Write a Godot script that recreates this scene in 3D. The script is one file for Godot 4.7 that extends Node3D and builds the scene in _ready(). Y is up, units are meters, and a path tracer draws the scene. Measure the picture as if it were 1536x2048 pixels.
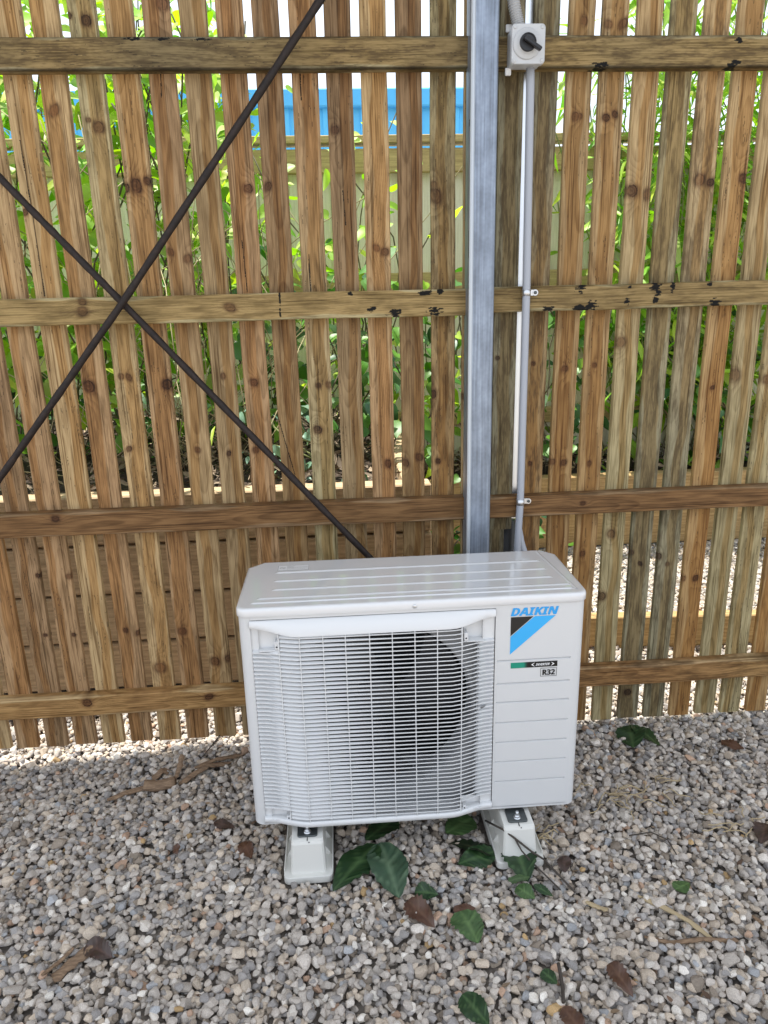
extends Node3D
# An outdoor air conditioning unit standing on gravel in front of a slatted timber fence. Metres, y up.
# The fence runs along x at z = -0.477; the unit's front face is z = 0; gravel level is y = 0.

const EXPOSURE := 1.75
var rng := RandomNumberGenerator.new()
var taken := {}
var jobs: Array = []
var columns: Array = []
var fibre: PackedByteArray
var cloud: PackedByteArray
var cloud2: PackedByteArray
var hgt: FastNoiseLite
var M := {}

func _ready() -> void:
	rng.seed = 7
	look()
	make_noises()
	make_materials()
	make_wood()
	terrain()
	background()
	shelter()
	fences()
	post_and_rods()
	electrics()
	unit()
	gravel()
	litter()
	plants()

# ------------------------------------------------------------------ camera, sky, sun, exposure
func look() -> void:
	var cam := Camera3D.new()
	cam.name = "camera"
	add_child(cam)
	cam.transform = Transform3D(Basis(Vector3(0.99726, -0.02306, 0.07033), Vector3(0.04211, 0.95822, -0.28293), Vector3(-0.06086, 0.28512, 0.95656)).orthonormalized(), Vector3(-0.1543, 1.28826, 1.46051))
	cam.fov = 69.9
	cam.near = 0.02
	cam.far = 400.0
	cam.current = true
	var env := Environment.new()
	env.background_mode = Environment.BG_SKY
	var sm := ProceduralSkyMaterial.new()
	sm.sky_top_color = Color(0.90, 0.94, 1.0)
	sm.sky_horizon_color = Color(0.86, 0.895, 0.95)
	sm.sky_curve = 0.16
	sm.ground_horizon_color = Color(0.62, 0.62, 0.60)
	sm.ground_bottom_color = Color(0.42, 0.40, 0.37)
	sm.energy_multiplier = 1.0
	var sky := Sky.new()
	sky.sky_material = sm
	env.sky = sky
	env.tonemap_mode = Environment.TONE_MAPPER_LINEAR
	env.tonemap_exposure = EXPOSURE
	env.sdfgi_enabled = true
	env.ssao_enabled = true
	env.ssil_enabled = true
	var we := WorldEnvironment.new()
	we.name = "world"
	we.environment = env
	add_child(we)
	var sun := DirectionalLight3D.new()
	sun.name = "sun"
	sun.light_energy = 1.6
	sun.light_color = Color(1.0, 0.985, 0.955)
	sun.light_angular_distance = 0.5
	sun.shadow_enabled = true
	add_child(sun)
	sun.look_at_from_position(Vector3.ZERO, Vector3(0.30, -1.0, 0.15), Vector3(0, 0, -1))

# ------------------------------------------------------------------ helpers
func numbered(n: String) -> String:
	if not taken.has(n):
		taken[n] = 0
		return n
	taken[n] += 1
	return "%s_%03d" % [n, taken[n]]

func tag(o: Node, label: String, category: String, group := "", kind := "") -> Node:
	if label: o.set_meta("label", label)
	if category: o.set_meta("category", category)
	if group: o.set_meta("group", group)
	if kind: o.set_meta("kind", kind)
	return o

func thing(n: String, label: String, category: String, at := Vector3.ZERO, group := "") -> Node3D:
	var o := Node3D.new()
	o.name = numbered(n)
	add_child(o)
	o.position = at
	tag(o, label, category, group)
	return o

func put(n: String, mesh: Mesh, m: Material, parent: Node = null) -> MeshInstance3D:
	var o := MeshInstance3D.new()
	o.mesh = mesh
	o.material_override = m
	if parent == null:
		o.name = numbered(n)
		add_child(o)
	else:
		o.name = n
		parent.add_child(o, true)
	return o

func lin(r: float, g: float, b: float) -> Color:
	return Color(r, g, b).linear_to_srgb()

func mat(r: float, g: float, b: float, rough := 0.6, metal := 0.0) -> StandardMaterial3D:
	var m := StandardMaterial3D.new()
	m.albedo_color = lin(r, g, b)
	m.roughness = rough
	m.metallic = metal
	return m

func start() -> SurfaceTool:
	var st := SurfaceTool.new()
	st.begin(Mesh.PRIMITIVE_TRIANGLES)
	return st

func done(st: SurfaceTool) -> ArrayMesh:
	st.generate_normals()
	return st.commit()

func tri(st: SurfaceTool, a: Vector3, b: Vector3, c: Vector3, out: Vector3) -> void:
	if (a - c).cross(a - b).dot(out) < 0.0:
		st.add_vertex(a); st.add_vertex(c); st.add_vertex(b)
	else:
		st.add_vertex(a); st.add_vertex(b); st.add_vertex(c)

func quad(st: SurfaceTool, a: Vector3, b: Vector3, c: Vector3, d: Vector3, out: Vector3) -> void:
	tri(st, a, b, c, out)
	tri(st, a, c, d, out)

# a box with chamfered edges
func rbox(st: SurfaceTool, c: Vector3, s: Vector3, b := 0.002, basis := Basis()) -> void:
	st.set_smooth_group(-1)
	var h := s * 0.5
	b = minf(b, minf(h.x, minf(h.y, h.z)) * 0.95)
	var rings := []
	for lv in [[-h.y, b], [-h.y + b, 0.0], [h.y - b, 0.0], [h.y, b]]:
		var i: float = lv[1]
		var x := h.x - i
		var z := h.z - i
		var k := b if i == 0.0 else b * 0.6
		var ring := PackedVector3Array()
		for q in [[x, z - k], [x - k, z], [-x + k, z], [-x, z - k], [-x, -z + k], [-x + k, -z], [x - k, -z], [x, -z + k]]:
			ring.append(c + basis * Vector3(q[0], lv[0], q[1]))
		rings.append(ring)
	loft(st, rings, true, true)

# joins rings of points; closed rings, flat end caps
func loft(st: SurfaceTool, rings: Array, closed := true, caps := true) -> void:
	var n: int = rings[0].size()
	for i in rings.size() - 1:
		var A: PackedVector3Array = rings[i]
		var B: PackedVector3Array = rings[i + 1]
		var mid := Vector3.ZERO
		for p in A: mid += p
		for p in B: mid += p
		mid /= float(2 * n)
		for j in (n if closed else n - 1):
			var k := (j + 1) % n
			var cen := (A[j] + A[k] + B[j] + B[k]) * 0.25
			quad(st, A[j], A[k], B[k], B[j], cen - mid)
	if caps and closed:
		for e in [0, rings.size() - 1]:
			var R: PackedVector3Array = rings[e]
			var O: PackedVector3Array = rings[1 if e == 0 else rings.size() - 2]
			var c := Vector3.ZERO
			var oc := Vector3.ZERO
			for p in R: c += p
			for p in O: oc += p
			c /= float(n); oc /= float(n)
			for j in n:
				tri(st, c, R[j], R[(j + 1) % n], c - oc)

# an open surface through rows of points; "out" tells its front
func sheet(st: SurfaceTool, rows: Array, out: Vector3) -> void:
	for i in rows.size() - 1:
		for j in rows[i].size() - 1:
			quad(st, rows[i][j], rows[i][j + 1], rows[i + 1][j + 1], rows[i + 1][j], out)

# a plan outline (x, z) swept upwards: levels are [y, offset inwards]
func swept(st: SurfaceTool, plan: PackedVector2Array, levels: Array, cap_top := true, cap_bottom := false) -> void:
	var rings := []
	for lv in levels:
		var pl := plan
		if lv[1] != 0.0:
			var off := Geometry2D.offset_polygon(plan, -lv[1], Geometry2D.JOIN_MITER)
			pl = off[0] if off.size() and off[0].size() == plan.size() else plan
			if pl.size() == plan.size() and pl != plan:
				var best := 0
				for i in pl.size():
					if pl[i].distance_to(plan[0]) < pl[best].distance_to(plan[0]): best = i
				var turned := PackedVector2Array()
				for i in pl.size(): turned.append(pl[(best + i) % pl.size()])
				pl = turned
		var ring := PackedVector3Array()
		for p in pl: ring.append(Vector3(p.x, lv[0], p.y))
		rings.append(ring)
	loft(st, rings, true, false)
	for e in [[cap_top, rings.size() - 1, Vector3.UP], [cap_bottom, 0, Vector3.DOWN]]:
		if not e[0]: continue
		var R: PackedVector3Array = rings[e[1]]
		var flat := PackedVector2Array()
		for p in R: flat.append(Vector2(p.x, p.z))
		var ix := Geometry2D.triangulate_polygon(flat)
		for i in range(0, ix.size(), 3):
			tri(st, R[ix[i]], R[ix[i + 1]], R[ix[i + 2]], e[2])

func rounded(x0: float, x1: float, z0: float, z1: float, r: float, n := 4) -> PackedVector2Array:
	var p := PackedVector2Array()
	for c in [[x1 - r, z1 - r, 0.0], [x0 + r, z1 - r, 90.0], [x0 + r, z0 + r, 180.0], [x1 - r, z0 + r, 270.0]]:
		for i in n + 1:
			var a: float = deg_to_rad(c[2] + 90.0 * i / n)
			p.append(Vector2(c[0] + r * cos(a), c[1] + r * sin(a)))
	return p

# a pipe along a path; radius may be a number or one per point
func tube(st: SurfaceTool, path: Array, r, n := 10, caps := true, squash := 1.0) -> void:
	var rings := []
	var up := Vector3.UP
	for i in path.size():
		var t: Vector3 = (path[mini(i + 1, path.size() - 1)] - path[maxi(i - 1, 0)]).normalized()
		if i == 0: up = Vector3.UP if absf(t.y) < 0.9 else Vector3.BACK
		var s := t.cross(up).normalized()
		up = s.cross(t).normalized()
		var rad: float = r[i] if r is Array else r
		var ring := PackedVector3Array()
		for k in n:
			var a := TAU * k / n
			ring.append(path[i] + s * cos(a) * rad + up * sin(a) * rad * squash)
		rings.append(ring)
	loft(st, rings, true, caps)

# a lathed shape: profile of [radius, height] along axis from c
func lathe(st: SurfaceTool, c: Vector3, axis: Vector3, prof: Array, n := 20) -> void:
	axis = axis.normalized()
	var s := axis.cross(Vector3.UP if absf(axis.y) < 0.9 else Vector3.RIGHT).normalized()
	var u := s.cross(axis)
	var rings := []
	for p in prof:
		var ring := PackedVector3Array()
		for k in n:
			var a := TAU * k / n
			ring.append(c + axis * p[1] + (s * cos(a) + u * sin(a)) * p[0])
		rings.append(ring)
	loft(st, rings, true, true)

func wob(i: int, k := 0) -> float:
	var h := sin(float(i) * 127.1 + float(k) * 311.7) * 43758.5453
	return h - floor(h)

# ------------------------------------------------------------------ noises, materials
func noise_bytes(w: int, h: int, freq: float, sd: int, oct := 3, kind := FastNoiseLite.TYPE_SIMPLEX_SMOOTH) -> Image:
	var n := FastNoiseLite.new()
	n.seed = sd
	n.noise_type = kind
	n.frequency = freq
	n.fractal_type = FastNoiseLite.FRACTAL_FBM
	n.fractal_octaves = oct
	return n.get_seamless_image(w, h, false, false, 0.15, true)

func make_noises() -> void:
	var f := noise_bytes(256, 96, 0.35, 3, 2, FastNoiseLite.TYPE_VALUE)
	f.resize(256, 1024, Image.INTERPOLATE_CUBIC)
	f.convert(Image.FORMAT_L8)
	fibre = f.get_data()
	var c := noise_bytes(256, 256, 0.03, 5, 4)
	c.convert(Image.FORMAT_L8)
	cloud = c.get_data()
	var c2 := noise_bytes(256, 256, 0.10, 9, 3)
	c2.convert(Image.FORMAT_L8)
	cloud2 = c2.get_data()
	hgt = FastNoiseLite.new()
	hgt.seed = 12
	hgt.frequency = 1.6
	hgt.fractal_octaves = 3

func tinted(sd: int, freq: float, a: Color, b: Color, size := 256, sx := 1, sy := 1) -> ImageTexture:
	var im := noise_bytes(size / sx, size / sy, freq, sd, 4)
	im.resize(size, size, Image.INTERPOLATE_CUBIC)
	im.convert(Image.FORMAT_L8)
	var d := im.get_data()
	var o := PackedByteArray()
	o.resize(size * size * 3)
	for i in size * size:
		var t := d[i] / 255.0
		o[i * 3] = int(255.0 * lerpf(a.r, b.r, t))
		o[i * 3 + 1] = int(255.0 * lerpf(a.g, b.g, t))
		o[i * 3 + 2] = int(255.0 * lerpf(a.b, b.b, t))
	return ImageTexture.create_from_image(Image.create_from_data(size, size, false, Image.FORMAT_RGB8, o))

func tri_mat(tex: Texture2D, scale: Vector3, rough := 0.8, metal := 0.0, bump := 0.0) -> StandardMaterial3D:
	var m := StandardMaterial3D.new()
	m.albedo_texture = tex
	m.uv1_triplanar = true
	m.uv1_scale = scale
	m.roughness = rough
	m.metallic = metal
	if bump > 0.0:
		m.heightmap_enabled = true
		m.heightmap_texture = tex
		m.heightmap_scale = bump
	return m

func make_materials() -> void:
	M.casing = mat(0.62, 0.62, 0.615, 0.34)
	M.casing.clearcoat_enabled = true
	M.casing.clearcoat = 0.15
	M.casing.clearcoat_roughness = 0.25
	M.lid = mat(0.68, 0.675, 0.67, 0.20)
	M.lid.clearcoat_enabled = true
	M.lid.clearcoat = 1.0
	M.lid.clearcoat_roughness = 0.06
	M.plastic = mat(0.68, 0.68, 0.675, 0.45)
	M.shroud = mat(0.20, 0.205, 0.21, 0.5)
	M.black = mat(0.012, 0.012, 0.013, 0.5)
	M.fan = mat(0.02, 0.02, 0.022, 0.45)
	M.zinc = mat(0.62, 0.63, 0.64, 0.28, 0.9)
	M.foot = mat(0.66, 0.645, 0.595, 0.42)
	M.washer = mat(0.10, 0.11, 0.11, 0.35, 0.7)
	M.box = mat(0.52, 0.53, 0.54, 0.4)
	M.knob = mat(0.013, 0.013, 0.015, 0.4)
	M.conduit = mat(0.37, 0.39, 0.43, 0.42)
	M.flex = mat(0.38, 0.385, 0.39, 0.5)
	M.blue = mat(0.11, 0.50, 0.90, 0.5)
	M.blue_trim = mat(0.09, 0.45, 0.86, 0.5)
	M.logo_blue = mat(0.022, 0.33, 0.74, 0.4)
	M.logo_cyan = mat(0.035, 0.40, 0.80, 0.4)
	M.ink = mat(0.008, 0.008, 0.008, 0.4)
	M.green = mat(0.01, 0.26, 0.17, 0.4)
	M.white = mat(0.8, 0.8, 0.8, 0.4)
	M.strip = mat(0.84, 0.87, 0.90, 0.28, 0.85)
	M.rod = tri_mat(tinted(31, 0.04, Color(0.10, 0.078, 0.07), Color(0.21, 0.16, 0.14), 128), Vector3(9, 9, 9), 0.65, 0.25, 0.05)
	M.roof = mat(0.45, 0.46, 0.47, 0.5, 0.2)
	M.soil = tri_mat(tinted(41, 0.05, Color(0.20, 0.18, 0.16), Color(0.40, 0.37, 0.34)), Vector3(2.5, 2.5, 2.5), 0.95, 0.0, 0.4)
	M.mulch = tri_mat(tinted(43, 0.06, Color(0.13, 0.10, 0.08), Color(0.34, 0.27, 0.21)), Vector3(3, 3, 3), 0.95, 0.0, 0.8)
	M.steel = steel_material()

# galvanised sheet: drawn streaks, spangle, a few black marks down the left edge
func steel_material() -> StandardMaterial3D:
	var w := 96
	var h := 1024
	var o := PackedByteArray()
	o.resize(w * h * 3)
	for y in h:
		for x in w:
			var s := fibre[(x * 5) % 256 + ((y / 2 + 90) % 1024) * 256] / 255.0
			var c := cloud2[(x * 3) % 256 + ((y * 2) % 256) * 256] / 255.0
			var b := cloud[(x * 2) % 256 + ((y) % 256) * 256] / 255.0
			var v := 0.56 + 0.20 * (s - 0.5) + 0.05 * (c - 0.5) + 0.12 * (b - 0.5)
			var mark := 0.0
			if x > 24 and x < 34:
				var my := 2.45 - 2.5 * y / float(h)
				if (absf(my - 1.40) < 0.030 and x < 30) or (absf(my - 1.31) < 0.022 and c > 0.5 and x < 29) or (absf(my - 1.665) < 0.008 and c > 0.45):
					mark = 1.0
			v = lerpf(v, 0.05, mark)
			o[(y * w + x) * 3] = int(255 * clampf(v * 0.93, 0, 1))
			o[(y * w + x) * 3 + 1] = int(255 * clampf(v * 0.995, 0, 1))
			o[(y * w + x) * 3 + 2] = int(255 * clampf(v * 1.09, 0, 1))
	var m := StandardMaterial3D.new()
	m.albedo_texture = ImageTexture.create_from_image(Image.create_from_data(w, h, false, Image.FORMAT_RGB8, o))
	m.metallic = 0.55
	m.roughness = 0.42
	return m

# ------------------------------------------------------------------ timber: one column of grain for every batten and rail
const KNOTS := "-771,1713,7 -676,1677,9 -698,1692,4 -675,1893,8 -716,1903,5 -605,1550,9 -633,1544,6 -579,1560,6 -341,1540,8 -292,1544,6 -539,1399,5 -499,1383,6 -503,1926,9 -873,1495,5 -125,1666,7 -33,1399,5 -12,1389,7 117,1517,10 112,1543,5 457,1690,6 468,1690,4 534,1687,7 556,1694,5 468,1892,5 563,1886,6 528,1885,6 610,1521,11 653,1513,8 783,1545,9 811,1538,7 896,1546,8 -778,1079,10 -696,1102,5 -677,1099,5 -582,1078,9 -439,1095,4 -521,904,5 -361,1076,7 -699,913,5 -369,898,6 -440,891,4 -205,950,6 -195,1063,5 -168,1064,5 -202,946,8 -16,847,6 31,848,6 70,862,7 105,1030,7 121,849,5 279,1120,4 375,1103,4 183,1022,5 609,1152,9 460,1087,6 541,1094,4 376,832,4 437,835,6 470,831,6 542,826,4 874,1024,4 934,1056,8 1023,1042,9 618,617,8 677,558,6 756,542,7 710,522,4 790,517,4 537,561,5 -986,571,4 -904,564,5 -992,392,4 -914,388,4 -770,394,5 -733,384,5 -687,272,11 -640,303,8 -612,383,8 -565,391,6 -531,282,9 -486,289,8 601,425,10 838,468,5 882,468,6 703,103,8"
const CRACKS := "-859,1652,-855,1302 -520,1830,-525,1737 -365,1424,-361,1302 -202,1870,-203,1730 -202,1387,-204,1298 -112,1533,-107,1453 -305,989,-269,825 352,1086,349,980"
const TOP := 2.4
# early wood, late wood (sRGB): honey, red brown, orange, olive, grey
const WOODS := [[0.735, 0.575, 0.365, 0.50, 0.36, 0.195], [0.675, 0.50, 0.315, 0.44, 0.30, 0.16], [0.685, 0.51, 0.295, 0.49, 0.325, 0.155], [0.675, 0.57, 0.375, 0.455, 0.37, 0.21], [0.575, 0.50, 0.35, 0.37, 0.315, 0.20]]

func batten_x(k: int) -> float:   # left edge of batten k; 0..22 in the left panel, 23.. in the right one
	if k < 23:
		return -0.8786 + 0.08185 * (k - 9)
	return 0.2672 + 0.0821 * (k - 23)

func make_wood() -> void:
	var kn := []
	for s in KNOTS.split(" "):
		var v := s.split_floats(",")
		kn.append(Vector3(v[0], v[1], v[2]))
	var ck := []
	for s in CRACKS.split(" "):
		var v := s.split_floats(",")
		ck.append([v[0], v[1], v[2], v[3]])
	var tone := [0, 1, 0, 3, 0, 1, 0, 1, 0, 0, 0, 3, 0, 1, 0, 1, 1, 1, 1, 0, 1, 3, 0, 4, 4, 0, 0, 0, 3, 0, 0, 0, 2, 3, 0, 3, 2, 0, 3, 0, 0, 3]
	var low := [1, 1, 0, 1, 1, 0, 1, 1, 1, 0, 1, 0, 1, 0, 0, 1, 2, 3, 0, 1, 2, 2, 0, 4, 2, 2, 2, 3, 4, 4, 2, 3, 3, 2, 3, 2, 3, 0, 2, 3, 0, 2]
	var r := RandomNumberGenerator.new()
	r.seed = 99
	for k in 42:
		var x0 := batten_x(k) * 1000.0
		var mine := []
		for q in kn:
			if q.x > x0 - 4 and q.x < x0 + 67: mine.append(Vector3(clampf(q.x - x0, 2, 61), q.y, q.z))
		if mine.size() < 2 and (x0 < -1050 or x0 > 950):
			for e in 4: mine.append(Vector3(r.randf_range(8, 55), r.randf_range(200, 2200), r.randf_range(4, 9)))
		var cr := []
		for q in ck:
			if q[0] > x0 and q[0] < x0 + 63: cr.append([q[0] - x0, q[1], clampf(q[2] - x0, 3, 60), q[3]])
		jobs.append({w = 46, h = 1536, mm = 63.0, len = 2400.0, a = WOODS[tone[k]], b = WOODS[low[k]], knots = mine, cracks = cr, seed = 100 + k, rail = -1,
			cx = r.randf_range(5, 58), d = r.randf_range(10, 60), sp = r.randf_range(3.4, 7.5), con = r.randf_range(0.25, 0.50), sapx = r.randf_range(18, 45), sapw = r.randf_range(16, 42), pits = r.randf() if r.randf() < 0.5 else 0.0,
			dirt = [0.55, 0.60][k - 23] if k == 23 or k == 24 else ((0.45 if k in [28, 29, 21] else r.randf_range(0.0, 0.22)))})
	for k in 10:
		var cr2 := []
		if k == 1: cr2 = [[2.0, 0.0, 64.0, 0.0]]
		jobs.append({w = 46, h = 1536, mm = 66.0, len = 2100.0, a = WOODS[[4, 3, 1, 1, 3, 4, 3, 1, 0, 3][k]], b = WOODS[[3, 3, 1, 0, 3, 3, 3, 1, 1, 3][k]], knots = rail_knots(k), cracks = [], seed = 300 + k, rail = k,
			cx = r.randf_range(-20, 70), d = r.randf_range(14, 40), sp = r.randf_range(4.0, 7.0), con = r.randf_range(0.3, 0.5), sapx = 33.0, sapw = 60.0, pits = 0.5 if k == 0 else 0.0, dirt = [0.55, 0.2, 0.05, 0.15, 0.1, 0.6, 0.3, 0.15, 0.35, 0.1][k]})
	columns.resize(jobs.size())
	var id := WorkerThreadPool.add_group_task(wood_column, jobs.size())
	WorkerThreadPool.wait_for_group_task_completion(id)
	var atlas := Image.create_empty(2048, 1536, false, Image.FORMAT_RGB8)
	var atlas2 := Image.create_empty(512, 1536, false, Image.FORMAT_RGB8)
	for k in jobs.size():
		var im := Image.create_from_data(46, 1536, false, Image.FORMAT_RGB8, columns[k])
		if k < 42: atlas.blit_rect(im, Rect2i(0, 0, 46, 1536), Vector2i(k * 48 + 1, 0))
		else: atlas2.blit_rect(im, Rect2i(0, 0, 46, 1536), Vector2i((k - 42) * 48 + 1, 0))
	M.battens = wood_mat(atlas)
	M.rails = wood_mat(atlas2)

func rail_knots(k: int) -> Array:
	# across (mm from the rail's top), along (mm from its left end)
	if k == 1: return [Vector3(11, 944, 6), Vector3(34, 941, 8), Vector3(32, 1298, 7)]
	if k == 3: return [Vector3(20, 807, 9), Vector3(24, 1150, 7)]
	if k == 2: return [Vector3(15, 800, 6)]
	if k == 7: return [Vector3(30, 260, 5), Vector3(20, 900, 6)]
	return [Vector3(30, 500 + 90 * k, 5)]

func wood_mat(im: Image) -> StandardMaterial3D:
	var m := StandardMaterial3D.new()
	m.albedo_texture = ImageTexture.create_from_image(im)
	m.roughness = 0.72
	m.metallic_specular = 0.35
	return m

func wood_column(idx: int) -> void:
	var J: Dictionary = jobs[idx]
	var w: int = J.w
	var h: int = J.h
	var o := PackedByteArray()
	o.resize(w * h * 3)
	var n := FastNoiseLite.new()
	n.seed = J.seed
	n.frequency = 0.0016
	n.fractal_octaves = 2
	var fx: int = (J.seed * 37) % 256
	var fy: int = (J.seed * 131) % 1024
	var mmx: float = J.mm / w
	var mmy: float = J.len / h
	var A: Array = J.a
	var B: Array = J.b
	var cx0: float = J.cx
	var d0: float = J.d
	var sp: float = J.sp
	var con: float = J.con
	var sapx: float = J.sapx
	var sapw: float = J.sapw
	var pits: float = J.pits
	var dirt: float = J.dirt
	var rail: int = J.rail
	var bright := 0.80 + 0.11 * wob(idx, 4)
	if idx in [14, 16, 18, 20]: bright *= 0.86
	if idx in [44, 49]: bright *= 0.80
	if idx in [19, 10]: bright *= 1.07
	for j in h:
		var along := (j + 0.5) * mmy
		var ymm: float = along if rail >= 0 else J.len - along   # battens: height above ground
		var s1 := n.get_noise_1d(ymm)
		var s2 := n.get_noise_1d(ymm + 9000.0)
		var s3 := n.get_noise_1d(ymm * 2.2 + 20000.0)
		var cx := cx0 + 12.0 * s1
		var dd := maxf(2.0, d0 + 18.0 * s2)
		var sx := sapx + 12.0 * s3
		var mix := clampf((1750.0 - ymm) / 900.0, 0.0, 1.0) if rail < 0 else clampf(0.5 + s1, 0.0, 1.0)
		var er := lerpf(A[0], B[0], mix) * bright
		var eg := lerpf(A[1], B[1], mix) * bright
		var eb := lerpf(A[2], B[2], mix) * bright
		var lr := lerpf(A[3], B[3], mix) * bright
		var lg := lerpf(A[4], B[4], mix) * bright
		var lb := lerpf(A[5], B[5], mix) * bright
		var near := []
		for q in J.knots:
			if absf(q.y - ymm) < q.z * 12.0: near.append(q)
		var crack := -99.0
		for c in J.cracks:
			if ymm < c[1] and ymm > c[3]:
				var t: float = (ymm - c[3]) / (c[1] - c[3])
				crack = lerpf(c[2], c[0], t) + 1.5 * s3 + 0.6 * (wob(j, 3) - 0.5)
		var frow := ((j + fy) % 1024) * 256
		var crow := ((j / 3 + fy) % 256) * 256
		var c2row := ((j + fy) % 256) * 256
		for i in w:
			var x := (i + 0.5) * mmx
			var r := sqrt((x - cx) * (x - cx) + dd * dd)
			var dark := 0.0
			var red := 0.0
			for q in near:
				var dx: float = x - q.x
				var dy: float = ymm - q.y
				var k: float = q.z * 1.32
				var turn: float = (wob(int(q.y), 5) - 0.5) * 1.5
				var asp: float = 0.45 + 0.7 * wob(int(q.y), 6)
				var e2: float = dx * dx / (k * k * 2.2) + dy * dy / (k * k * 12.0)
				if e2 < 6.0: r += k * 1.5 * exp(-e2)
				var rx: float = dx * cos(turn) + dy * sin(turn)
				var ry: float = dy * cos(turn) - dx * sin(turn)
				var c2: float = sqrt(rx * rx + ry * ry * asp) / k
				c2 += 0.16 * (cloud2[((i * 5 + fx) % 256) + c2row] / 127.5 - 1.0)
				var deep: float = 0.5 + 0.6 * wob(int(q.x + q.y * 3.0), 12)
				if c2 < 1.0:
					var rim := smoothstep(0.70, 0.97, c2) * clampf(0.5 + dx / k * 0.6 + dy / k * 0.3, 0.0, 1.0)
					dark = maxf(dark, deep * (0.44 + 0.34 * rim + 0.08 * sin(c2 * 13.0 + dx * 0.4)))
					red = maxf(red, 0.8)
				elif c2 < 2.0:
					var g := 1.0 - (c2 - 1.0)
					dark = maxf(dark, 0.34 * g * g * (0.6 + 0.8 * absf(dx) / k if absf(dx) < k else 1.0))
					red = maxf(red, 0.5 * g)
				var tail: float = absf(dx + 0.10 * dy * (wob(int(q.x * 7.0), 2) - 0.5)) / (k * 0.5) + absf(dy) / (k * (3.0 + 6.0 * wob(int(q.y), 8)))
				if tail < 1.0:
					dark = maxf(dark, 0.34 * (1.0 - tail))
					red = maxf(red, 0.5 * (1.0 - tail))
			var t2 := r / sp
			t2 -= floorf(t2)
			var l := t2 * t2
			if t2 > 0.9: l *= (1.0 - t2) * 10.0
			var f := fibre[((i * 5 + fx) % 256) + frow] / 255.0 - 0.5
			var ln := fibre[((i * 2 + fx + 33) % 256) + ((j / 5 + fy) % 1024) * 256] / 255.0
			var f2 := fibre[((i * 7 + fx + 80) % 256) + frow] / 255.0 - 0.5
			var b := cloud[((i * 2 + fx) % 256) + crow] / 255.0 - 0.5
			var m := clampf(0.05 + l * con * 1.2 + f * 0.95 + b * 0.85 + 0.80 * smoothstep(0.60, 0.80, ln), -0.15, 1.45)
			var R := lerpf(er, lr, m)
			var G := lerpf(eg, lg, m)
			var Bl := lerpf(eb, lb, m)
			var sap := smoothstep(sapw * 0.5 - 1.5, sapw * 0.5 + 1.5, absf(x - sx) + 2.0 * f)
			R = lerpf(R, R * 1.06 + 0.02, sap)
			G = lerpf(G, G * 1.12 + 0.03, sap)
			Bl = lerpf(Bl, Bl * 1.22 + 0.04, sap)
			if pits > 0.0 and f2 > 0.26 and b > -0.05 and cloud2[((i * 9 + fx) % 256) + c2row] > 140:
				dark = maxf(dark, 0.30 + 0.2 * pits)
			if dirt > 0.0:
				var dd2 := cloud2[((i * 3 + fx + 40) % 256) + ((j / 2 + fy) % 256) * 256] / 255.0
				var g2 := smoothstep(0.42, 0.75, dd2 * 0.55 + (b + 0.5) * 0.5) * dirt
				R = lerpf(R, 0.23, g2 * 0.75)
				G = lerpf(G, 0.175, g2 * 0.75)
				Bl = lerpf(Bl, 0.115, g2 * 0.75)
			if absf(x - crack) < 0.9: dark = 0.85
			if rail >= 0: dark = maxf(dark, rail_mark(rail, along, x, cloud2[((i * 2 + fx) % 256) + ((j * 2 / 3) % 256) * 256] / 255.0, b))
			R *= 1.0 - dark
			G *= 1.0 - minf(1.0, dark + 0.10 * red)
			Bl *= 1.0 - minf(1.0, dark + 0.16 * red)
			var at := (j * w + i) * 3
			o[at] = int(clampf(R, 0.02, 1.0) * 255.0)
			o[at + 1] = int(clampf(G, 0.02, 1.0) * 255.0)
			o[at + 2] = int(clampf(Bl, 0.02, 1.0) * 255.0)
	columns[idx] = o

# black tar-like marks and dark upper edges on the rails; along from the left end, x from the top edge (mm)
const MARKS := "1,1421,8,3,30 1,1420,50,3,14 1,1595,8,9,7 1,1650,46,16,9 1,1706,56,22,11 1,1783,8,20,8 1,1820,6,12,9 1,1808,52,26,12 5,564,60,20,9 5,570,10,10,5 6,222,10,16,14 6,255,52,16,16 6,228,60,30,10 6,417,6,18,16 6,425,28,9,12 6,420,44,10,12 6,463,8,7,22 6,580,58,16,16 6,345,44,8,12 6,560,6,9,8 6,140,60,20,7 6,350,8,6,5 0,1196,4,20,4 0,1130,4,24,4 0,1279,5,26,4 5,572,12,9,10 5,243,60,30,6"
func rail_mark(k: int, along: float, x: float, n: float, b: float) -> float:
	var out := 0.0
	if k == 0 or k == 5: out = 0.25 * smoothstep(8.0, 0.0, x) + 0.45 * smoothstep(60.0, 66.0, x)
	for s in mark_list:
		if int(s[0]) != k: continue
		var u: float = absf(along - s[1]) / s[3]
		var v: float = absf(x - s[2]) / s[4]
		if u > 2.0 or v > 2.0: continue
		out = maxf(out, 0.9 * smoothstep(0.0, 0.12, 0.62 + 1.9 * (n - 0.5) + 0.6 * b - u * u - v * v))
	return out
var mark_list: Array = read_marks()
func read_marks() -> Array:
	var o := []
	for s in MARKS.split(" "): o.append(s.split_floats(","))
	return o

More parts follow.
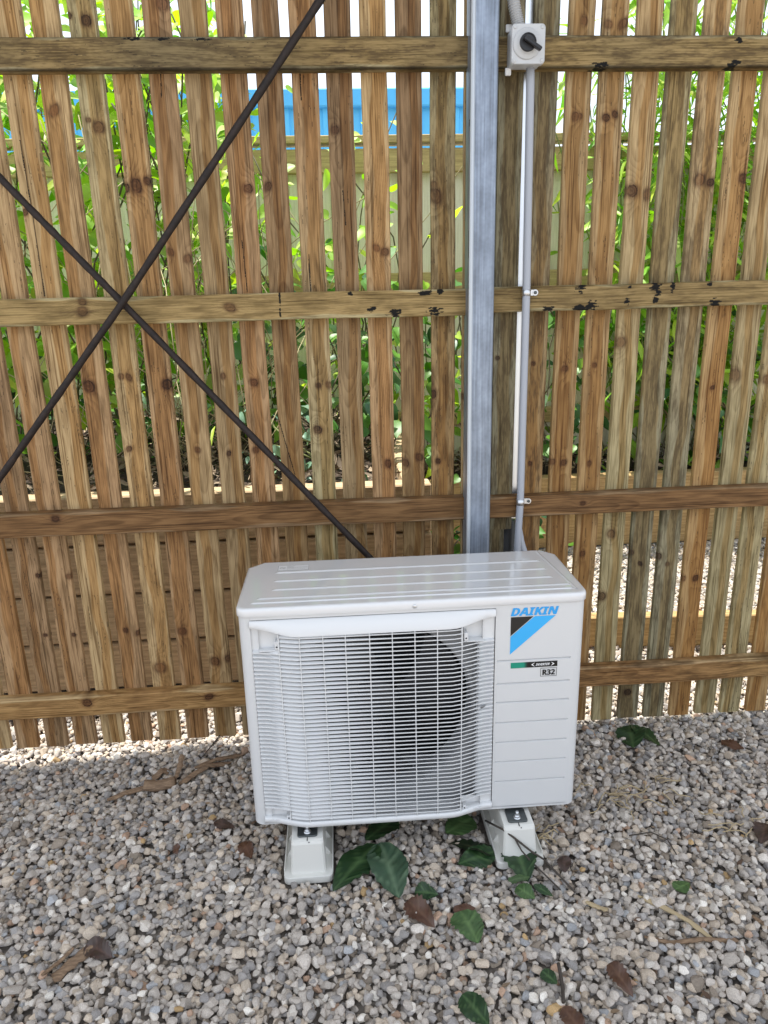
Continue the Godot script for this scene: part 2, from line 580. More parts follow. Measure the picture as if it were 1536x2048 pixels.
# a length of sawn timber: profile swept along its length, grain column in the atlas
func timber(k: int, cols: float, origin: Vector3, across: Vector3, along: Vector3, out: Vector3, wid: float, length: float, thick: float, v0: float, v1: float, segs := 12, notch := -1.0, b := 0.0016) -> ArrayMesh:
	# origin: the start's corner on the front face; grain u across, v along
	var st := start()
	st.set_smooth_group(-1)
	var us := [[0.0, -thick], [0.0, -b], [b, 0.0], [wid - b, 0.0], [wid, -b], [wid, -thick]]
	var rings := []
	var vs := []
	for s in segs + 1:
		var t := float(s) / segs
		if notch > 0.0 and s > 0 and s < segs: t = [0.0, notch - 0.0005, notch, 1.0][mini(s, 3)] if segs == 3 else t
		var wv := 0.0006 * sin(t * 19.0 + k * 1.7) + 0.0005 * sin(t * 43.0 + k)
		var wz := 0.0009 * sin(t * 7.0 + k * 2.3)
		var ring := []
		for q in us:
			var x: float = q[0]
			if x > wid * 0.5: x += wv * 1.3 - (0.021 if notch > 0.0 and t >= notch else 0.0)
			else: x += wv
			ring.append(origin + across * x + along * (length * t) + out * (q[1] + wz))
		rings.append(ring)
		vs.append(lerpf(v0, v1, t))
	var c0 := (k * 48.0 + 1.5) / cols
	var c1 := (k * 48.0 + 46.5) / cols
	var uu := [c0 + 6.0 / cols, c0, c0 + 1.0 / cols, c1 - 1.0 / cols, c1, c1 - 6.0 / cols]
	for i in segs:
		for j in 6:
			var q := (j + 1) % 6
			var outw: Vector3 = [-across, out - across, out, out + across, across, -out][j]
			var P := [rings[i][j], rings[i][q], rings[i + 1][q], rings[i + 1][j]]
			var U := [Vector2(uu[j], vs[i]), Vector2(uu[q], vs[i]), Vector2(uu[q], vs[i + 1]), Vector2(uu[j], vs[i + 1])]
			var flip: bool = (P[0] - P[2]).cross(P[0] - P[1]).dot(outw) < 0.0
			for e in ([0, 2, 1, 0, 3, 2] if flip else [0, 1, 2, 0, 2, 3]):
				st.set_uv(U[e])
				st.add_vertex(P[e])
	for e in [0, segs]:
		var R: Array = rings[e]
		for j in range(1, 5):
			var o2 := along * (-1.0 if e == 0 else 1.0)
			var T := [R[0], R[j], R[j + 1]]
			if (T[0] - T[2]).cross(T[0] - T[1]).dot(o2) < 0.0: T = [R[0], R[j + 1], R[j]]
			for p in T:
				st.set_uv(Vector2(lerpf(c0, c1, 0.3 + 0.3 * wob(j, k)), vs[e]))
				st.add_vertex(p)
	return done(st)

# ------------------------------------------------------------------ ground
func ground_y(x: float, z: float) -> float:
	var y := 0.006 * hgt.get_noise_2d(x, z)
	y -= 0.032 * smoothstep(-0.45, -1.15, x) * smoothstep(-0.12, -0.45, z)
	return y

func terrain() -> void:
	var st := start()
	st.set_smooth_group(0)
	var xs := []
	var zs := []
	for i in 61: xs.append(lerpf(-3.0, 3.0, i / 60.0))
	for i in 41: zs.append(lerpf(-1.2, 2.4, i / 40.0))
	var rows := []
	for z in zs:
		var row := []
		for x in xs: row.append(Vector3(x, ground_y(x, z) - 0.022, z))
		rows.append(row)
	sheet(st, rows, Vector3.UP)
	var m := tri_mat(tinted(47, 0.09, Color(0.34, 0.31, 0.28), Color(0.56, 0.52, 0.48), 512), Vector3(1.4, 1.4, 1.4), 0.95, 0.0, 0.6)
	tag(put("ground", done(st), m), "", "", "", "structure")
	st = start()
	st.set_smooth_group(-1)
	# the rest of the yard, out to the horizon
	var far := 250.0
	for q in [[-far, far, 2.4, far], [-far, far, -far, -1.2], [-far, -3.0, -1.2, 2.4], [3.0, far, -1.2, 2.4]]:
		var a: Array = q
		quad(st, Vector3(a[0], -0.022, a[2]), Vector3(a[1], -0.022, a[2]), Vector3(a[1], -0.022, a[3]), Vector3(a[0], -0.022, a[3]), Vector3.UP)
	var m2 := tri_mat(tinted(48, 0.12, Color(0.50, 0.48, 0.45), Color(0.82, 0.79, 0.75), 512), Vector3(1.7, 1.7, 1.7), 0.95, 0.0, 0.6)
	tag(put("yard", done(st), m2), "", "", "", "structure")

# ------------------------------------------------------------------ gravel
func stone_mesh(sd: int) -> ArrayMesh:
	var sp := SphereMesh.new()
	sp.radius = 1.0
	sp.height = 2.0
	sp.radial_segments = 16
	sp.rings = 9
	var arr := sp.get_mesh_arrays()
	var v: PackedVector3Array = arr[Mesh.ARRAY_VERTEX]
	var n := FastNoiseLite.new()
	n.seed = sd
	n.frequency = 0.75
	var cuts := []
	var r := RandomNumberGenerator.new()
	r.seed = sd * 13 + 5
	for i in 11:
		cuts.append([Vector3(r.randfn(), r.randfn(), r.randfn()).normalized(), r.randf_range(0.46, 0.74)])
	for i in v.size():
		var p := v[i]
		p *= 1.0 + 0.22 * n.get_noise_3dv(p)
		for c in cuts:
			var over: float = p.dot(c[0]) - c[1]
			if over > 0.0: p -= c[0] * over * 0.96
		v[i] = p
	arr[Mesh.ARRAY_VERTEX] = v
	arr[Mesh.ARRAY_NORMAL] = null
	arr[Mesh.ARRAY_TANGENT] = null
	var tmp := ArrayMesh.new()
	tmp.add_surface_from_arrays(Mesh.PRIMITIVE_TRIANGLES, arr)
	var st := start()
	st.set_smooth_group(-1)
	var idx: PackedInt32Array = arr[Mesh.ARRAY_INDEX]
	for i in range(0, idx.size(), 3):
		var a := v[idx[i]]
		var b := v[idx[i + 1]]
		var c := v[idx[i + 2]]
		if a.is_equal_approx(b) or b.is_equal_approx(c) or a.is_equal_approx(c): continue
		tri(st, a, b, c, a + b + c)
	return done(st)

var heap: PackedFloat32Array
const CELL := 0.004
const HX0 := -1.75
const HZ0 := -1.0
const HW := 875
const HD := 500

func stone_colour() -> Color:
	var t := rng.randf()
	var v := rng.randf_range(1.0, 1.45)
	var c: Color
	if t < 0.40: c = Color(0.52, 0.485, 0.45)
	elif t < 0.60: c = Color(0.36, 0.35, 0.35)
	elif t < 0.76: c = Color(0.57, 0.50, 0.42)
	elif t < 0.86: c = Color(0.66, 0.63, 0.59)
	elif t < 0.92: c = Color(0.28, 0.24, 0.20)
	elif t < 0.940: c = Color(0.50, 0.35, 0.26)
	elif t < 0.975: c = Color(0.78, 0.76, 0.72)
	elif t < 0.979: c = Color(0.50, 0.35, 0.18)
	else: c = Color(0.38, 0.40, 0.43)
	return Color(c.r * v * 1.05, c.g * v, c.b * v * 0.94)

func gravel() -> void:
	heap = PackedFloat32Array()
	heap.resize(HW * HD)
	for j in HD:
		for i in HW:
			heap[j * HW + i] = ground_y(HX0 + i * CELL, HZ0 + j * CELL) - 0.022
	var sets := []
	for i in 10: sets.append([[], []])
	var spots := []
	var step := 0.0107
	var z := HZ0 + 0.01
	while z < HZ0 + HD * CELL - 0.02:
		var x := HX0 + 0.01
		while x < HX0 + HW * CELL - 0.02:
			spots.append(Vector2(x + rng.randf_range(-0.009, 0.009), z + rng.randf_range(-0.009, 0.009)))
			x += step
		z += step
	for i in range(spots.size() - 1, 0, -1):
		var j := rng.randi() % (i + 1)
		var t: Vector2 = spots[i]
		spots[i] = spots[j]
		spots[j] = t
	for p in spots:
		if p.y < -0.87 and p.x < 0.2: continue
		# the two mounting feet stand on the ground
		if (absf(p.x + 0.26) < 0.067 or absf(p.x - 0.236) < 0.067) and p.y < 0.081 and p.y > -0.36: continue
		var big := rng.randf()
		var a := lerpf(0.0074, 0.0128, big * big) if rng.randf() > 0.03 else rng.randf_range(0.0130, 0.0175)
		var b := a * rng.randf_range(0.62, 0.92)
		var c := a * rng.randf_range(0.45, 0.66)
		var yaw := rng.randf() * TAU
		var ca := cos(yaw)
		var sa := sin(yaw)
		var ci := int((p.x - HX0) / CELL)
		var cj := int((p.y - HZ0) / CELL)
		var rr := int(ceil(a / CELL))
		var total := 0.0
		var count := 0
		var top := -1.0
		var gx := 0.0
		var gz := 0.0
		for dj in range(-rr, rr + 1):
			for di in range(-rr, rr + 1):
				var i := ci + di
				var j := cj + dj
				if i < 0 or j < 0 or i >= HW or j >= HD: continue
				var u := (di * ca + dj * sa) * CELL / a
				var v := (-di * sa + dj * ca) * CELL / b
				if u * u + v * v > 0.8: continue
				var q := heap[j * HW + i]
				total += q
				count += 1
				gx += q * di
				gz += q * dj
				top = maxf(top, q)
		if count == 0: continue
		var base := lerpf(total / count, top, 0.30) - 0.0015
		var g0 := ground_y(p.x, p.y)
		if base + c * 1.15 > g0 + 0.0045 + 0.002 * rng.randf(): continue
		var cen := base + c * 0.85
		for dj in range(-rr, rr + 1):
			for di in range(-rr, rr + 1):
				var i := ci + di
				var j := cj + dj
				if i < 0 or j < 0 or i >= HW or j >= HD: continue
				var u := (di * ca + dj * sa) * CELL / a
				var v := (-di * sa + dj * ca) * CELL / b
				var e := 1.0 - u * u - v * v
				if e <= 0.0: continue
				heap[j * HW + i] = maxf(heap[j * HW + i], cen + c * sqrt(e))
		var lean := Vector3(clampf(gx / count * 30.0, -0.5, 0.5) + rng.randfn(0.0, 0.16), 1.0, clampf(gz / count * 30.0, -0.5, 0.5) + rng.randfn(0.0, 0.16)).normalized()
		var bs := Basis(Vector3.UP.cross(lean).normalized() if Vector3.UP.cross(lean).length() > 0.001 else Vector3.RIGHT, Vector3.UP.angle_to(lean)) * Basis(Vector3.UP, -yaw)
		bs = bs * Basis.from_scale(Vector3(a, c, b) * 1.24)
		var s: Array = sets[rng.randi() % 10]
		s[0].append(Transform3D(bs, Vector3(p.x, cen, p.y)))
		s[1].append(stone_colour())
	# the sunlit court behind the fence, seen only through the gaps
	for area in [[0.22, 2.9, -2.08, -0.985], [-3.0, -1.745, -0.80, 1.7], [1.745, 3.0, -0.985, 1.7], [-1.745, 1.745, 0.995, 1.7]]:
		var zz: float = area[2]
		while zz < area[3]:
			var xx: float = area[0]
			while xx < area[1]:
				var a := rng.randf_range(0.009, 0.016)
				var px := xx + rng.randf_range(-0.007, 0.007)
				var pz := zz + rng.randf_range(-0.007, 0.007)
				var bs := Basis.from_euler(Vector3(rng.randfn() * 0.35, rng.randf() * TAU, rng.randfn() * 0.35)) * Basis.from_scale(Vector3(a, a * 0.6, a * 0.78))
				var s: Array = sets[rng.randi() % 10]
				s[0].append(Transform3D(bs, Vector3(px, ground_y(px, pz) - 0.014 + rng.randf() * 0.008, pz)))
				s[1].append(stone_colour())
				xx += 0.0155
			zz += 0.0155
	var m := tri_mat(tinted(51, 0.05, Color(0.74, 0.73, 0.72), Color(1.0, 1.0, 1.0), 256), Vector3(0.35, 0.35, 0.35), 0.88, 0.0, 0.25)
	m.vertex_color_use_as_albedo = true
	var root := thing("gravel", "pale grey and brown crushed river gravel covering the ground", "gravel")
	root.set_meta("kind", "stuff")
	for k in 10:
		scatter("stones", stone_mesh(60 + k), m, sets[k][0], sets[k][1], root)

func scatter(n: String, mesh: Mesh, m: Material, xf: Array, col: Array, parent: Node) -> void:
	var mm := MultiMesh.new()
	mm.transform_format = MultiMesh.TRANSFORM_3D
	mm.use_colors = true
	mm.mesh = mesh
	mm.instance_count = xf.size()
	for i in xf.size():
		mm.set_instance_transform(i, xf[i])
		mm.set_instance_color(i, col[i])
	var o := MultiMeshInstance3D.new()
	o.multimesh = mm
	o.material_override = m
	o.name = n
	o.set_meta("kind", "stuff")
	parent.add_child(o, true)

# height of the gravel's surface, from the heap of stones
func top_of(x: float, z: float, r := 0.01) -> float:
	var best := 0.0
	var cnt := 0
	for dj in range(-2, 3):
		for di in range(-2, 3):
			var i := int((x - HX0) / CELL) + int(di * r / CELL * 0.5)
			var j := int((z - HZ0) / CELL) + int(dj * r / CELL * 0.5)
			if i < 0 or j < 0 or i >= HW or j >= HD: continue
			best += heap[j * HW + i]
			cnt += 1
	return best / maxf(cnt, 1) + 0.002

# ------------------------------------------------------------------ what stands behind the fence
func plank_mat(sd: int, a: Color, b: Color, rough := 0.85) -> StandardMaterial3D:
	return tri_mat(tinted(sd, 0.05, a, b, 256, 1, 8), Vector3(6, 6, 6), rough, 0.0, 0.2)

func grain_tex(sd: int, a: Color, b: Color, lengthways_x: bool) -> StandardMaterial3D:
	var im := noise_bytes(128, 32, 0.12, sd, 4)
	im.resize(128, 512, Image.INTERPOLATE_CUBIC)
	im.convert(Image.FORMAT_RGB8)
	for y in 512:
		for x in 128:
			var t := im.get_pixel(x, y).r
			var u := cloud2[(x * 2) % 256 + (y % 256) * 256] / 255.0
			im.set_pixel(x, y, a.lerp(b, clampf(t * 0.75 + u * 0.25, 0, 1)))
	if lengthways_x: im.rotate_90(CLOCKWISE)
	return tri_mat(ImageTexture.create_from_image(im), Vector3(1.2, 5, 5) if lengthways_x else Vector3(5, 1.2, 5), 0.85, 0.0, 0.25)

func background() -> void:
	var sleeper_m := grain_tex(71, Color(0.60, 0.51, 0.39), Color(0.86, 0.75, 0.60), true)
	var sleeper_m2 := grain_tex(72, Color(0.55, 0.44, 0.28), Color(0.80, 0.68, 0.47), true)
	var pale := grain_tex(73, Color(0.84, 0.81, 0.72), Color(0.95, 0.93, 0.86), false)
	var railm := grain_tex(74, Color(0.62, 0.53, 0.36), Color(0.84, 0.75, 0.54), true)
	# near retaining wall, left
	var wall := thing("retaining_wall", "weathered timber sleeper wall four sleepers high behind the left fence panel", "retaining wall", Vector3(-1.6, 0, -0.86))
	for i in 4:
		var st := start()
		rbox(st, Vector3(0, 0.022 + 0.0825 + i * 0.1685, -0.007 * i), Vector3(3.5, 0.162, 0.075), 0.005)
		put("sleeper", done(st), sleeper_m, wall)
		st = start()
		rbox(st, Vector3(1.70, 0.022 + 0.0825 + i * 0.1685, -0.66), Vector3(0.075, 0.162, 1.24), 0.005)
		put("return_sleeper", done(st), sleeper_m, wall)
	var wall2 := thing("retaining_wall", "low timber sleeper wall two sleepers high behind the right fence panel", "retaining wall", Vector3(1.95, 0, -2.14))
	for i in 2:
		var st := start()
		rbox(st, Vector3(0, -0.01 + 0.095 + i * 0.192, 0), Vector3(3.6, 0.186, 0.075), 0.005)
		put("sleeper", done(st), sleeper_m2, wall2)
	var st2 := start()
	rbox(st2, Vector3(0, 0.055, 0), Vector3(2.3, 0.13, 0.05), 0.004)
	var ed := put("garden_edging", done(st2), sleeper_m2)
	ed.position = Vector3(1.33, 0, -0.955)
	ed.rotation.y = -0.075
	tag(ed, "single golden timber edging board lying on white gravel behind the right fence panel", "garden edging")
	# garden bed
	var st3 := start()
	st3.set_smooth_group(0)
	for q in [[-3.4, 0.06, -0.90, -2.7, 0.63], [0.08, 3.8, -2.18, -2.9, 0.33]]:
		var rows := []
		for j in 12:
			var row := []
			for i in 24:
				var x: float = lerpf(q[0], q[1], i / 23.0)
				var z: float = lerpf(q[2], q[3], j / 11.0)
				row.append(Vector3(x, q[4] + 0.05 * hgt.get_noise_2d(x * 2.0, z * 2.0) + 0.06 * j / 11.0, z))
			rows.append(row)
		sheet(st3, rows, Vector3.UP)
	tag(put("garden_bed", done(st3), M.mulch), "", "", "", "structure")
	# gravel court between the walls, sunlit
	# paling fence
	var fence := thing("paling_fence", "pale treated pine paling fence with golden rails beyond the garden", "fence", Vector3(0, 0, -2.6))
	for i in 66:
		var st := start()
		rbox(st, Vector3(-3.3 + i * 0.104 - 0.0 , 1.12 + 0.004 * wob(i), 0.009 * (i % 2)), Vector3(0.107, 1.72, 0.008), 0.0015)
		put("paling", done(st), pale, fence)
	for y in [1.93, 1.35, 0.62]:
		var st := start()
		rbox(st, Vector3(0.1, y, 0.033), Vector3(6.9, 0.085 if y < 1.9 else 0.11, 0.04), 0.003)
		put("rail", done(st), railm, fence)
	var stc := start()
	rbox(stc, Vector3(0.1, 2.025, 0.02), Vector3(6.9, 0.035, 0.11), 0.003)
	put("capping", done(stc), railm, fence)
	# blue neighbour shed
	var shed := thing("blue_shed", "bright blue ribbed metal shed rising above the paling fence", "shed", Vector3(-1.3, 0, -5.0))
	var stb := start()
	stb.set_smooth_group(-1)
	var rows2 := []
	for y in [0.0, 2.70]:
		var row := []
		var x := -2.4
		while x < 2.35:
			for q in [[0.0, 0.0], [0.09, 0.0], [0.10, 0.018], [0.13, 0.018], [0.14, 0.0]]:
				row.append(Vector3(x + q[0], y, q[1]))
			x += 0.15
		rows2.append(row)
	sheet(stb, rows2, Vector3.BACK)
	put("wall_sheet", done(stb), M.blue, shed)
	stb = start()
	rbox(stb, Vector3(0, 1.35, -1.0), Vector3(4.7, 2.7, 1.96), 0.01)
	put("shed_body", done(stb), M.blue_trim, shed)
	stb = start()
	rbox(stb, Vector3(0, 2.765, -0.98), Vector3(4.85, 0.13, 2.1), 0.01)
	put("fascia", done(stb), M.blue_trim, shed)

# the roof that shades this side of the fence (above the frame)
func shelter() -> void:
	var roof := thing("carport_roof", "corrugated metal roof sheltering the gravel bay in front of the fence", "roof", Vector3(0, 3.0, 0))
	var st := start()
	st.set_smooth_group(0)
	var rows := []
	for z in [-0.95, 0.42]:
		var row := []
		for i in 141: row.append(Vector3(lerpf(-4.5, 4.5, i / 140.0), 0.012 * cos(i * PI), z))
		rows.append(row)
	sheet(st, rows, Vector3.UP)
	put("roof_sheet", done(st), M.roof, roof)
	for z in [-0.85, -0.25, 0.36]:
		st = start()
		rbox(st, Vector3(0, -0.065, z), Vector3(9.0, 0.10, 0.05), 0.003)
		put("purlin", done(st), M.roof, roof)

# ------------------------------------------------------------------ the slatted fence
func fences() -> void:
	var L := thing("batten_fence", "slatted brown timber fence panel left of the steel post", "fence", Vector3(0, 0, -0.477), "slatted fence panels")
	var R := thing("batten_fence", "slatted brown timber fence panel right of the steel post behind the conduit", "fence", Vector3(0, 0, -0.477), "slatted fence panels")
	for k in 42:
		var left := k < 23
		var x := batten_x(k) + (wob(k, 6) - 0.5) * 0.0016
		var y0: float = (0.034 if left else 0.013) + (wob(k, 7) - 0.5) * 0.004
		var wid := 0.0614 + (wob(k, 8) - 0.5) * 0.0012
		var len := TOP - y0
		var mesh: ArrayMesh
		if k == 23:
			mesh = timber(k, 2048.0, Vector3(x, TOP, 0), Vector3.RIGHT, Vector3.DOWN, Vector3.BACK, wid, len, 0.0150, 0.0, (TOP - y0) / TOP, 3, (TOP - 0.645) / len)
		else:
			mesh = timber(k, 2048.0, Vector3(x, TOP, 0), Vector3.RIGHT, Vector3.DOWN, Vector3.BACK, wid, len, 0.0150, 0.0, (TOP - y0) / TOP)
		put("batten", mesh, M.battens, L if left else R)
	var spec := [[0, -1.7, 0.192, 1.786, 1.851, 0.0], [1, -1.7, 0.192, 1.232, 1.297, 0.0], [2, -1.7, 0.192, 0.694, 0.757, -0.004], [3, -1.7, 0.192, 0.150, 0.211, 0.0],
		[5, 0.257, 1.8, 1.786, 1.852, -0.003], [6, 0.257, 1.8, 1.236, 1.298, 0.006], [7, 0.257, 1.8, 0.690, 0.748, 0.004], [8, 0.257, 1.8, 0.148, 0.210, 0.006], [4, -1.7, 0.192, 2.32, 2.385, 0.0], [9, 0.257, 1.8, 2.32, 2.385, 0.0]]
	for s in spec:
		var ln: float = s[2] - s[1]
		var along := Vector3(1, s[5] / ln, 0).normalized()
		# the top edge starts at the left end
		var mesh := timber(s[0], 512.0, Vector3(s[1], s[4], 0.0365), Vector3.DOWN, along, Vector3.BACK, s[4] - s[3], ln, 0.0362, 0.0, ln / 2.1, 10, -1.0, 0.0022)
		put("rail", mesh, M.rails, L if s[1] < 0.0 else R)

# ------------------------------------------------------------------ steel post and bracing rods
func post_and_rods() -> void:
	var post := thing("steel_post", "tall galvanised steel post between the two fence panels", "post", Vector3(0.217, 0, -0.4275))
	var st := start()
	var plan := rounded(-0.0315, 0.0315, -0.0375, 0.0375, 0.009, 4)
	var n := plan.size()
	var per := 0.0
	for i in n: per += plan[i].distance_to(plan[(i + 1) % n])
	st.set_smooth_group(0)
	# u runs round the section starting at the right of the front face
	var lv := [-0.05, 0.6, 1.2, 1.8, 2.4, 2.94]
	for l in lv.size() - 1:
		var run := 0.0
		for i in n:
			var a := plan[i]
			var b := plan[(i + 1) % n]
			var d := a.distance_to(b)
			var P := [Vector3(a.x, lv[l], a.y), Vector3(b.x, lv[l], b.y), Vector3(b.x, lv[l + 1], b.y), Vector3(a.x, lv[l + 1], a.y)]
			var ua := run / per
			var ub := (run + d) / per
			var va: float = (2.45 - lv[l]) / 2.5
			var vb: float = (2.45 - lv[l + 1]) / 2.5
			var U := [Vector2(ua, va), Vector2(ub, va), Vector2(ub, vb), Vector2(ua, vb)]
			var o := Vector3(a.x + b.x, 0, a.y + b.y)
			var flip: bool = (P[0] - P[2]).cross(P[0] - P[1]).dot(o) < 0.0
			for e in ([0, 2, 1, 0, 3, 2] if flip else [0, 1, 2, 0, 2, 3]):
				st.set_uv(U[e])
				st.add_vertex(P[e])
			run += d
	put("shaft", done(st), M.steel, post)
	st = start()
	rbox(st, Vector3(-0.0275, 1.44, 0.0345), Vector3(0.0100, 2.99, 0.0115), 0.003)
	var lipm := mat(0.50, 0.54, 0.58, 0.35, 0.3)
	put("folded_lip", done(st), lipm, post)
	st = start()
	rbox(st, Vector3(0, 0.0, 0), Vector3(0.13, 0.012, 0.13), 0.002)
	put("base_plate", done(st), M.zinc, post)
	# rods
	var a := [[Vector3(0.195, 2.335, -0.386), Vector3(-0.149, 1.903, -0.385), Vector3(-0.646, 1.283, -0.386), Vector3(-0.997, 0.870, -0.386), Vector3(-1.58, 0.17, -0.388)],
		[Vector3(-1.56, 2.35, -0.409), Vector3(-0.892, 1.562, -0.409), Vector3(-0.653, 1.283, -0.409), Vector3(-0.083, 0.611, -0.409), Vector3(0.185, 0.295, -0.41)]]
	var lab := ["dark rusty steel rod rising to the right, crossing in front of the other rod", "dark rusty steel rod falling to the right and passing down behind the white unit"]
	for k in 2:
		var s2 := start()
		s2.set_smooth_group(0)
		var path := []
		for i in a[k].size() - 1:
			for j in 24: path.append((a[k][i] as Vector3).lerp(a[k][i + 1], j / 24.0))
		path.append(a[k][-1])
		var rad := []
		for i in path.size(): rad.append(0.0083 + 0.0006 * sin(i * 1.9) + 0.0005 * wob(i, k))
		tube(s2, path, rad, 10)
		var o := put("bracing_rod", done(s2), M.rod)
		tag(o, lab[k], "rod", "crossed bracing rods")

# ------------------------------------------------------------------ isolator switch, conduits
func electrics() -> void:
	var sw := thing("isolator_switch", "grey isolator switch box with black rotary handle on the top rail", "switch", Vector3(0.3135, 1.819, -0.44))
	var st := start()
	st.set_smooth_group(-1)
	var face := func(x0: float, x1: float, y0: float, y1: float, r: float, levels: Array, s: SurfaceTool) -> void:
		var pl := rounded(x0, x1, y0, y1, r, 4)
		var rings := []
		for l in levels:
			var ring := PackedVector3Array()
			for p in pl:
				var c := Vector2((x0 + x1) * 0.5, (y0 + y1) * 0.5)
				var q: Vector2 = c + (p - c) * (1.0 - l[1])
				ring.append(Vector3(q.x, q.y, l[0]))
			rings.append(ring)
		loft(s, rings, true, true)
	face.call(-0.036, 0.036, -0.038, 0.038, 0.007, [[0.0, 0.0], [0.040, 0.0]], st)
	put("case", done(st), M.box, sw)
	st = start()
	st.set_smooth_group(-1)
	face.call(-0.0385, 0.0385, -0.0405, 0.0405, 0.008, [[0.038, 0.0], [0.0505, 0.0], [0.0535, 0.03]], st)
	put("cover", done(st), M.box, sw)
	st = start()
	st.set_smooth_group(0)
	lathe(st, Vector3(-0.004, 0.0, 0.0534), Vector3.BACK, [[0.0315, 0.0], [0.0315, 0.0025], [0.030, 0.004], [0.023, 0.004], [0.021, 0.008], [0.0205, 0.009]], 32)
	put("dial_plate", done(st), M.box, sw)
	var hd := start()
	hd.set_smooth_group(-1)
	lathe(hd, Vector3(-0.004, 0.0, 0.062), Vector3.BACK, [[0.0188, 0.0], [0.0188, 0.005], [0.0175, 0.006], [0.0165, 0.006], [0.0165, 0.004]], 28)
	var knob := put("rotary_handle", done(hd), M.knob, sw)
	hd = start()
	rbox(hd, Vector3(0.0, 0.0, 0.0), Vector3(0.046, 0.0085, 0.012), 0.0015)
	var lever := put("lever", done(hd), M.knob, knob)
	lever.transform = Transform3D(Basis(Vector3.BACK, deg_to_rad(-31.0)), Vector3(0.0045, -0.0045, 0.072))
	for c in [[-0.031, 0.033], [0.031, 0.033], [-0.031, -0.033], [0.031, -0.033]]:
		hd = start()
		lathe(hd, Vector3(c[0], c[1], 0.0533), Vector3.BACK, [[0.0042, 0.0], [0.0042, 0.0012], [0.003, 0.0018]], 10)
		put("cover_screw", done(hd), M.box, sw)
	for y in [0.045, -0.043]:
		hd = start()
		rbox(hd, Vector3(-0.034, y, 0.004), Vector3(0.014, 0.016, 0.006), 0.0015)
		put("mounting_ear", done(hd), M.white, sw)
	# ridged flexible conduit into the top of the box
	hd = start()
	hd.set_smooth_group(0)
	var cv := Curve3D.new()
	cv.add_point(Vector3(0.300, 1.852, -0.415), Vector3.ZERO, Vector3(-0.006, 0.03, 0))
	cv.add_point(Vector3(0.283, 1.915, -0.413), Vector3(0.005, -0.03, 0), Vector3(-0.004, 0.05, 0))
	cv.add_point(Vector3(0.270, 2.15, -0.415), Vector3(0, -0.1, 0), Vector3(0, 0.1, 0))
	cv.add_point(Vector3(0.262, 2.9, -0.43))
	var path := []
	var rad := []
	var total := cv.get_baked_length()
	var s := 0.0
	while s < minf(total, 0.6):
		path.append(cv.sample_baked(s, true))
		rad.append([0.0118, 0.0142, 0.0142, 0.0118][path.size() % 4])
		s += 0.0013 if path.size() % 4 == 1 else 0.0010
	path.append(cv.sample_baked(total, true))
	rad.append(0.011)
	tube(hd, path, rad, 12)
	tag(put("flexible_conduit", done(hd), M.flex), "ridged grey flexible conduit entering the top of the switch box", "conduit")
	# rigid conduit with saddles
	var rc := thing("rigid_conduit", "straight smooth grey conduit running down from the switch box", "conduit", Vector3(0.334, 0, -0.4285))
	hd = start()
	hd.set_smooth_group(0)
	tube(hd, [Vector3(-0.004, 1.785, 0), Vector3(-0.003, 1.75, 0), Vector3(0.003, 1.29, 0), Vector3(0.004, 0.74, 0), Vector3(0.0, 0.62, 0), Vector3(-0.001, 0.5, 0), Vector3(-0.001, 0.35, 0)], 0.0098, 16)
	put("pipe", done(hd), M.conduit, rc)
	hd = start()
	hd.set_smooth_group(0)
	tube(hd, [Vector3(0.004, 0.66, -0.012), Vector3(0.012, 0.62, -0.012), Vector3(0.024, 0.58, -0.01), Vector3(0.03, 0.52, -0.006)], 0.010, 12)
	put("branch_pipe", done(hd), M.conduit, rc)
	for y in [1.283, 0.737]:
		var cx: float = 0.003 if y > 1.0 else 0.004
		hd = start()
		hd.set_smooth_group(0)
		var pts := []
		lathe(hd, Vector3(cx, y - 0.0075, 0), Vector3.UP, [[0.0112, 0.0], [0.0112, 0.015]], 18)
		var sd := put("saddle", done(hd), M.zinc, rc)
		hd = start()
		rbox(hd, Vector3(cx + 0.017, y, -0.008), Vector3(0.022, 0.015, 0.0016), 0.0006)
		lathe(hd, Vector3(cx + 0.0245, y, -0.0075), Vector3.BACK, [[0.0075, 0.0], [0.0075, 0.0016]], 14)
		put("saddle_tab", done(hd), M.zinc, sd)
		hd = start()
		lathe(hd, Vector3(cx + 0.0245, y, -0.006), Vector3.BACK, [[0.0042, 0.0], [0.0042, 0.002], [0.0025, 0.003]], 12)
		put("saddle_screw", done(hd), M.washer, sd)
	# pale steel upright showing in the gap behind the conduit
	hd = start()
	rbox(hd, Vector3(0, 1.56, 0), Vector3(0.040, 1.78, 0.03), 0.002)
	var up := put("steel_upright", done(hd), M.strip)
	up.position = Vector3(0.337, 0, -0.511)
	tag(up, "pale steel upright showing through the gap behind the grey conduit", "steel upright")
	hd = start()
	hd.set_smooth_group(0)
	tube(hd, [Vector3(0, -0.02, 0), Vector3(0, 0.3, 0), Vector3(0, 0.655, 0)], 0.034, 18)
	var bp := put("black_pipe", done(hd), M.black)
	bp.position = Vector3(0.318, 0, -0.535)
	tag(bp, "thick black pipe behind the notched batten at the foot of the conduit", "pipe")

# ------------------------------------------------------------------ the air conditioning unit
func smooth01(t: float) -> float:
	t = clampf(t, 0.0, 1.0)
	return t * t * (3.0 - 2.0 * t)

func gz(x: float) -> float:   # how far the grille bulges forward
	return 0.005 + 0.026 * smooth01((x + 0.354) / 0.105) * smooth01((0.178 - x) / 0.105)

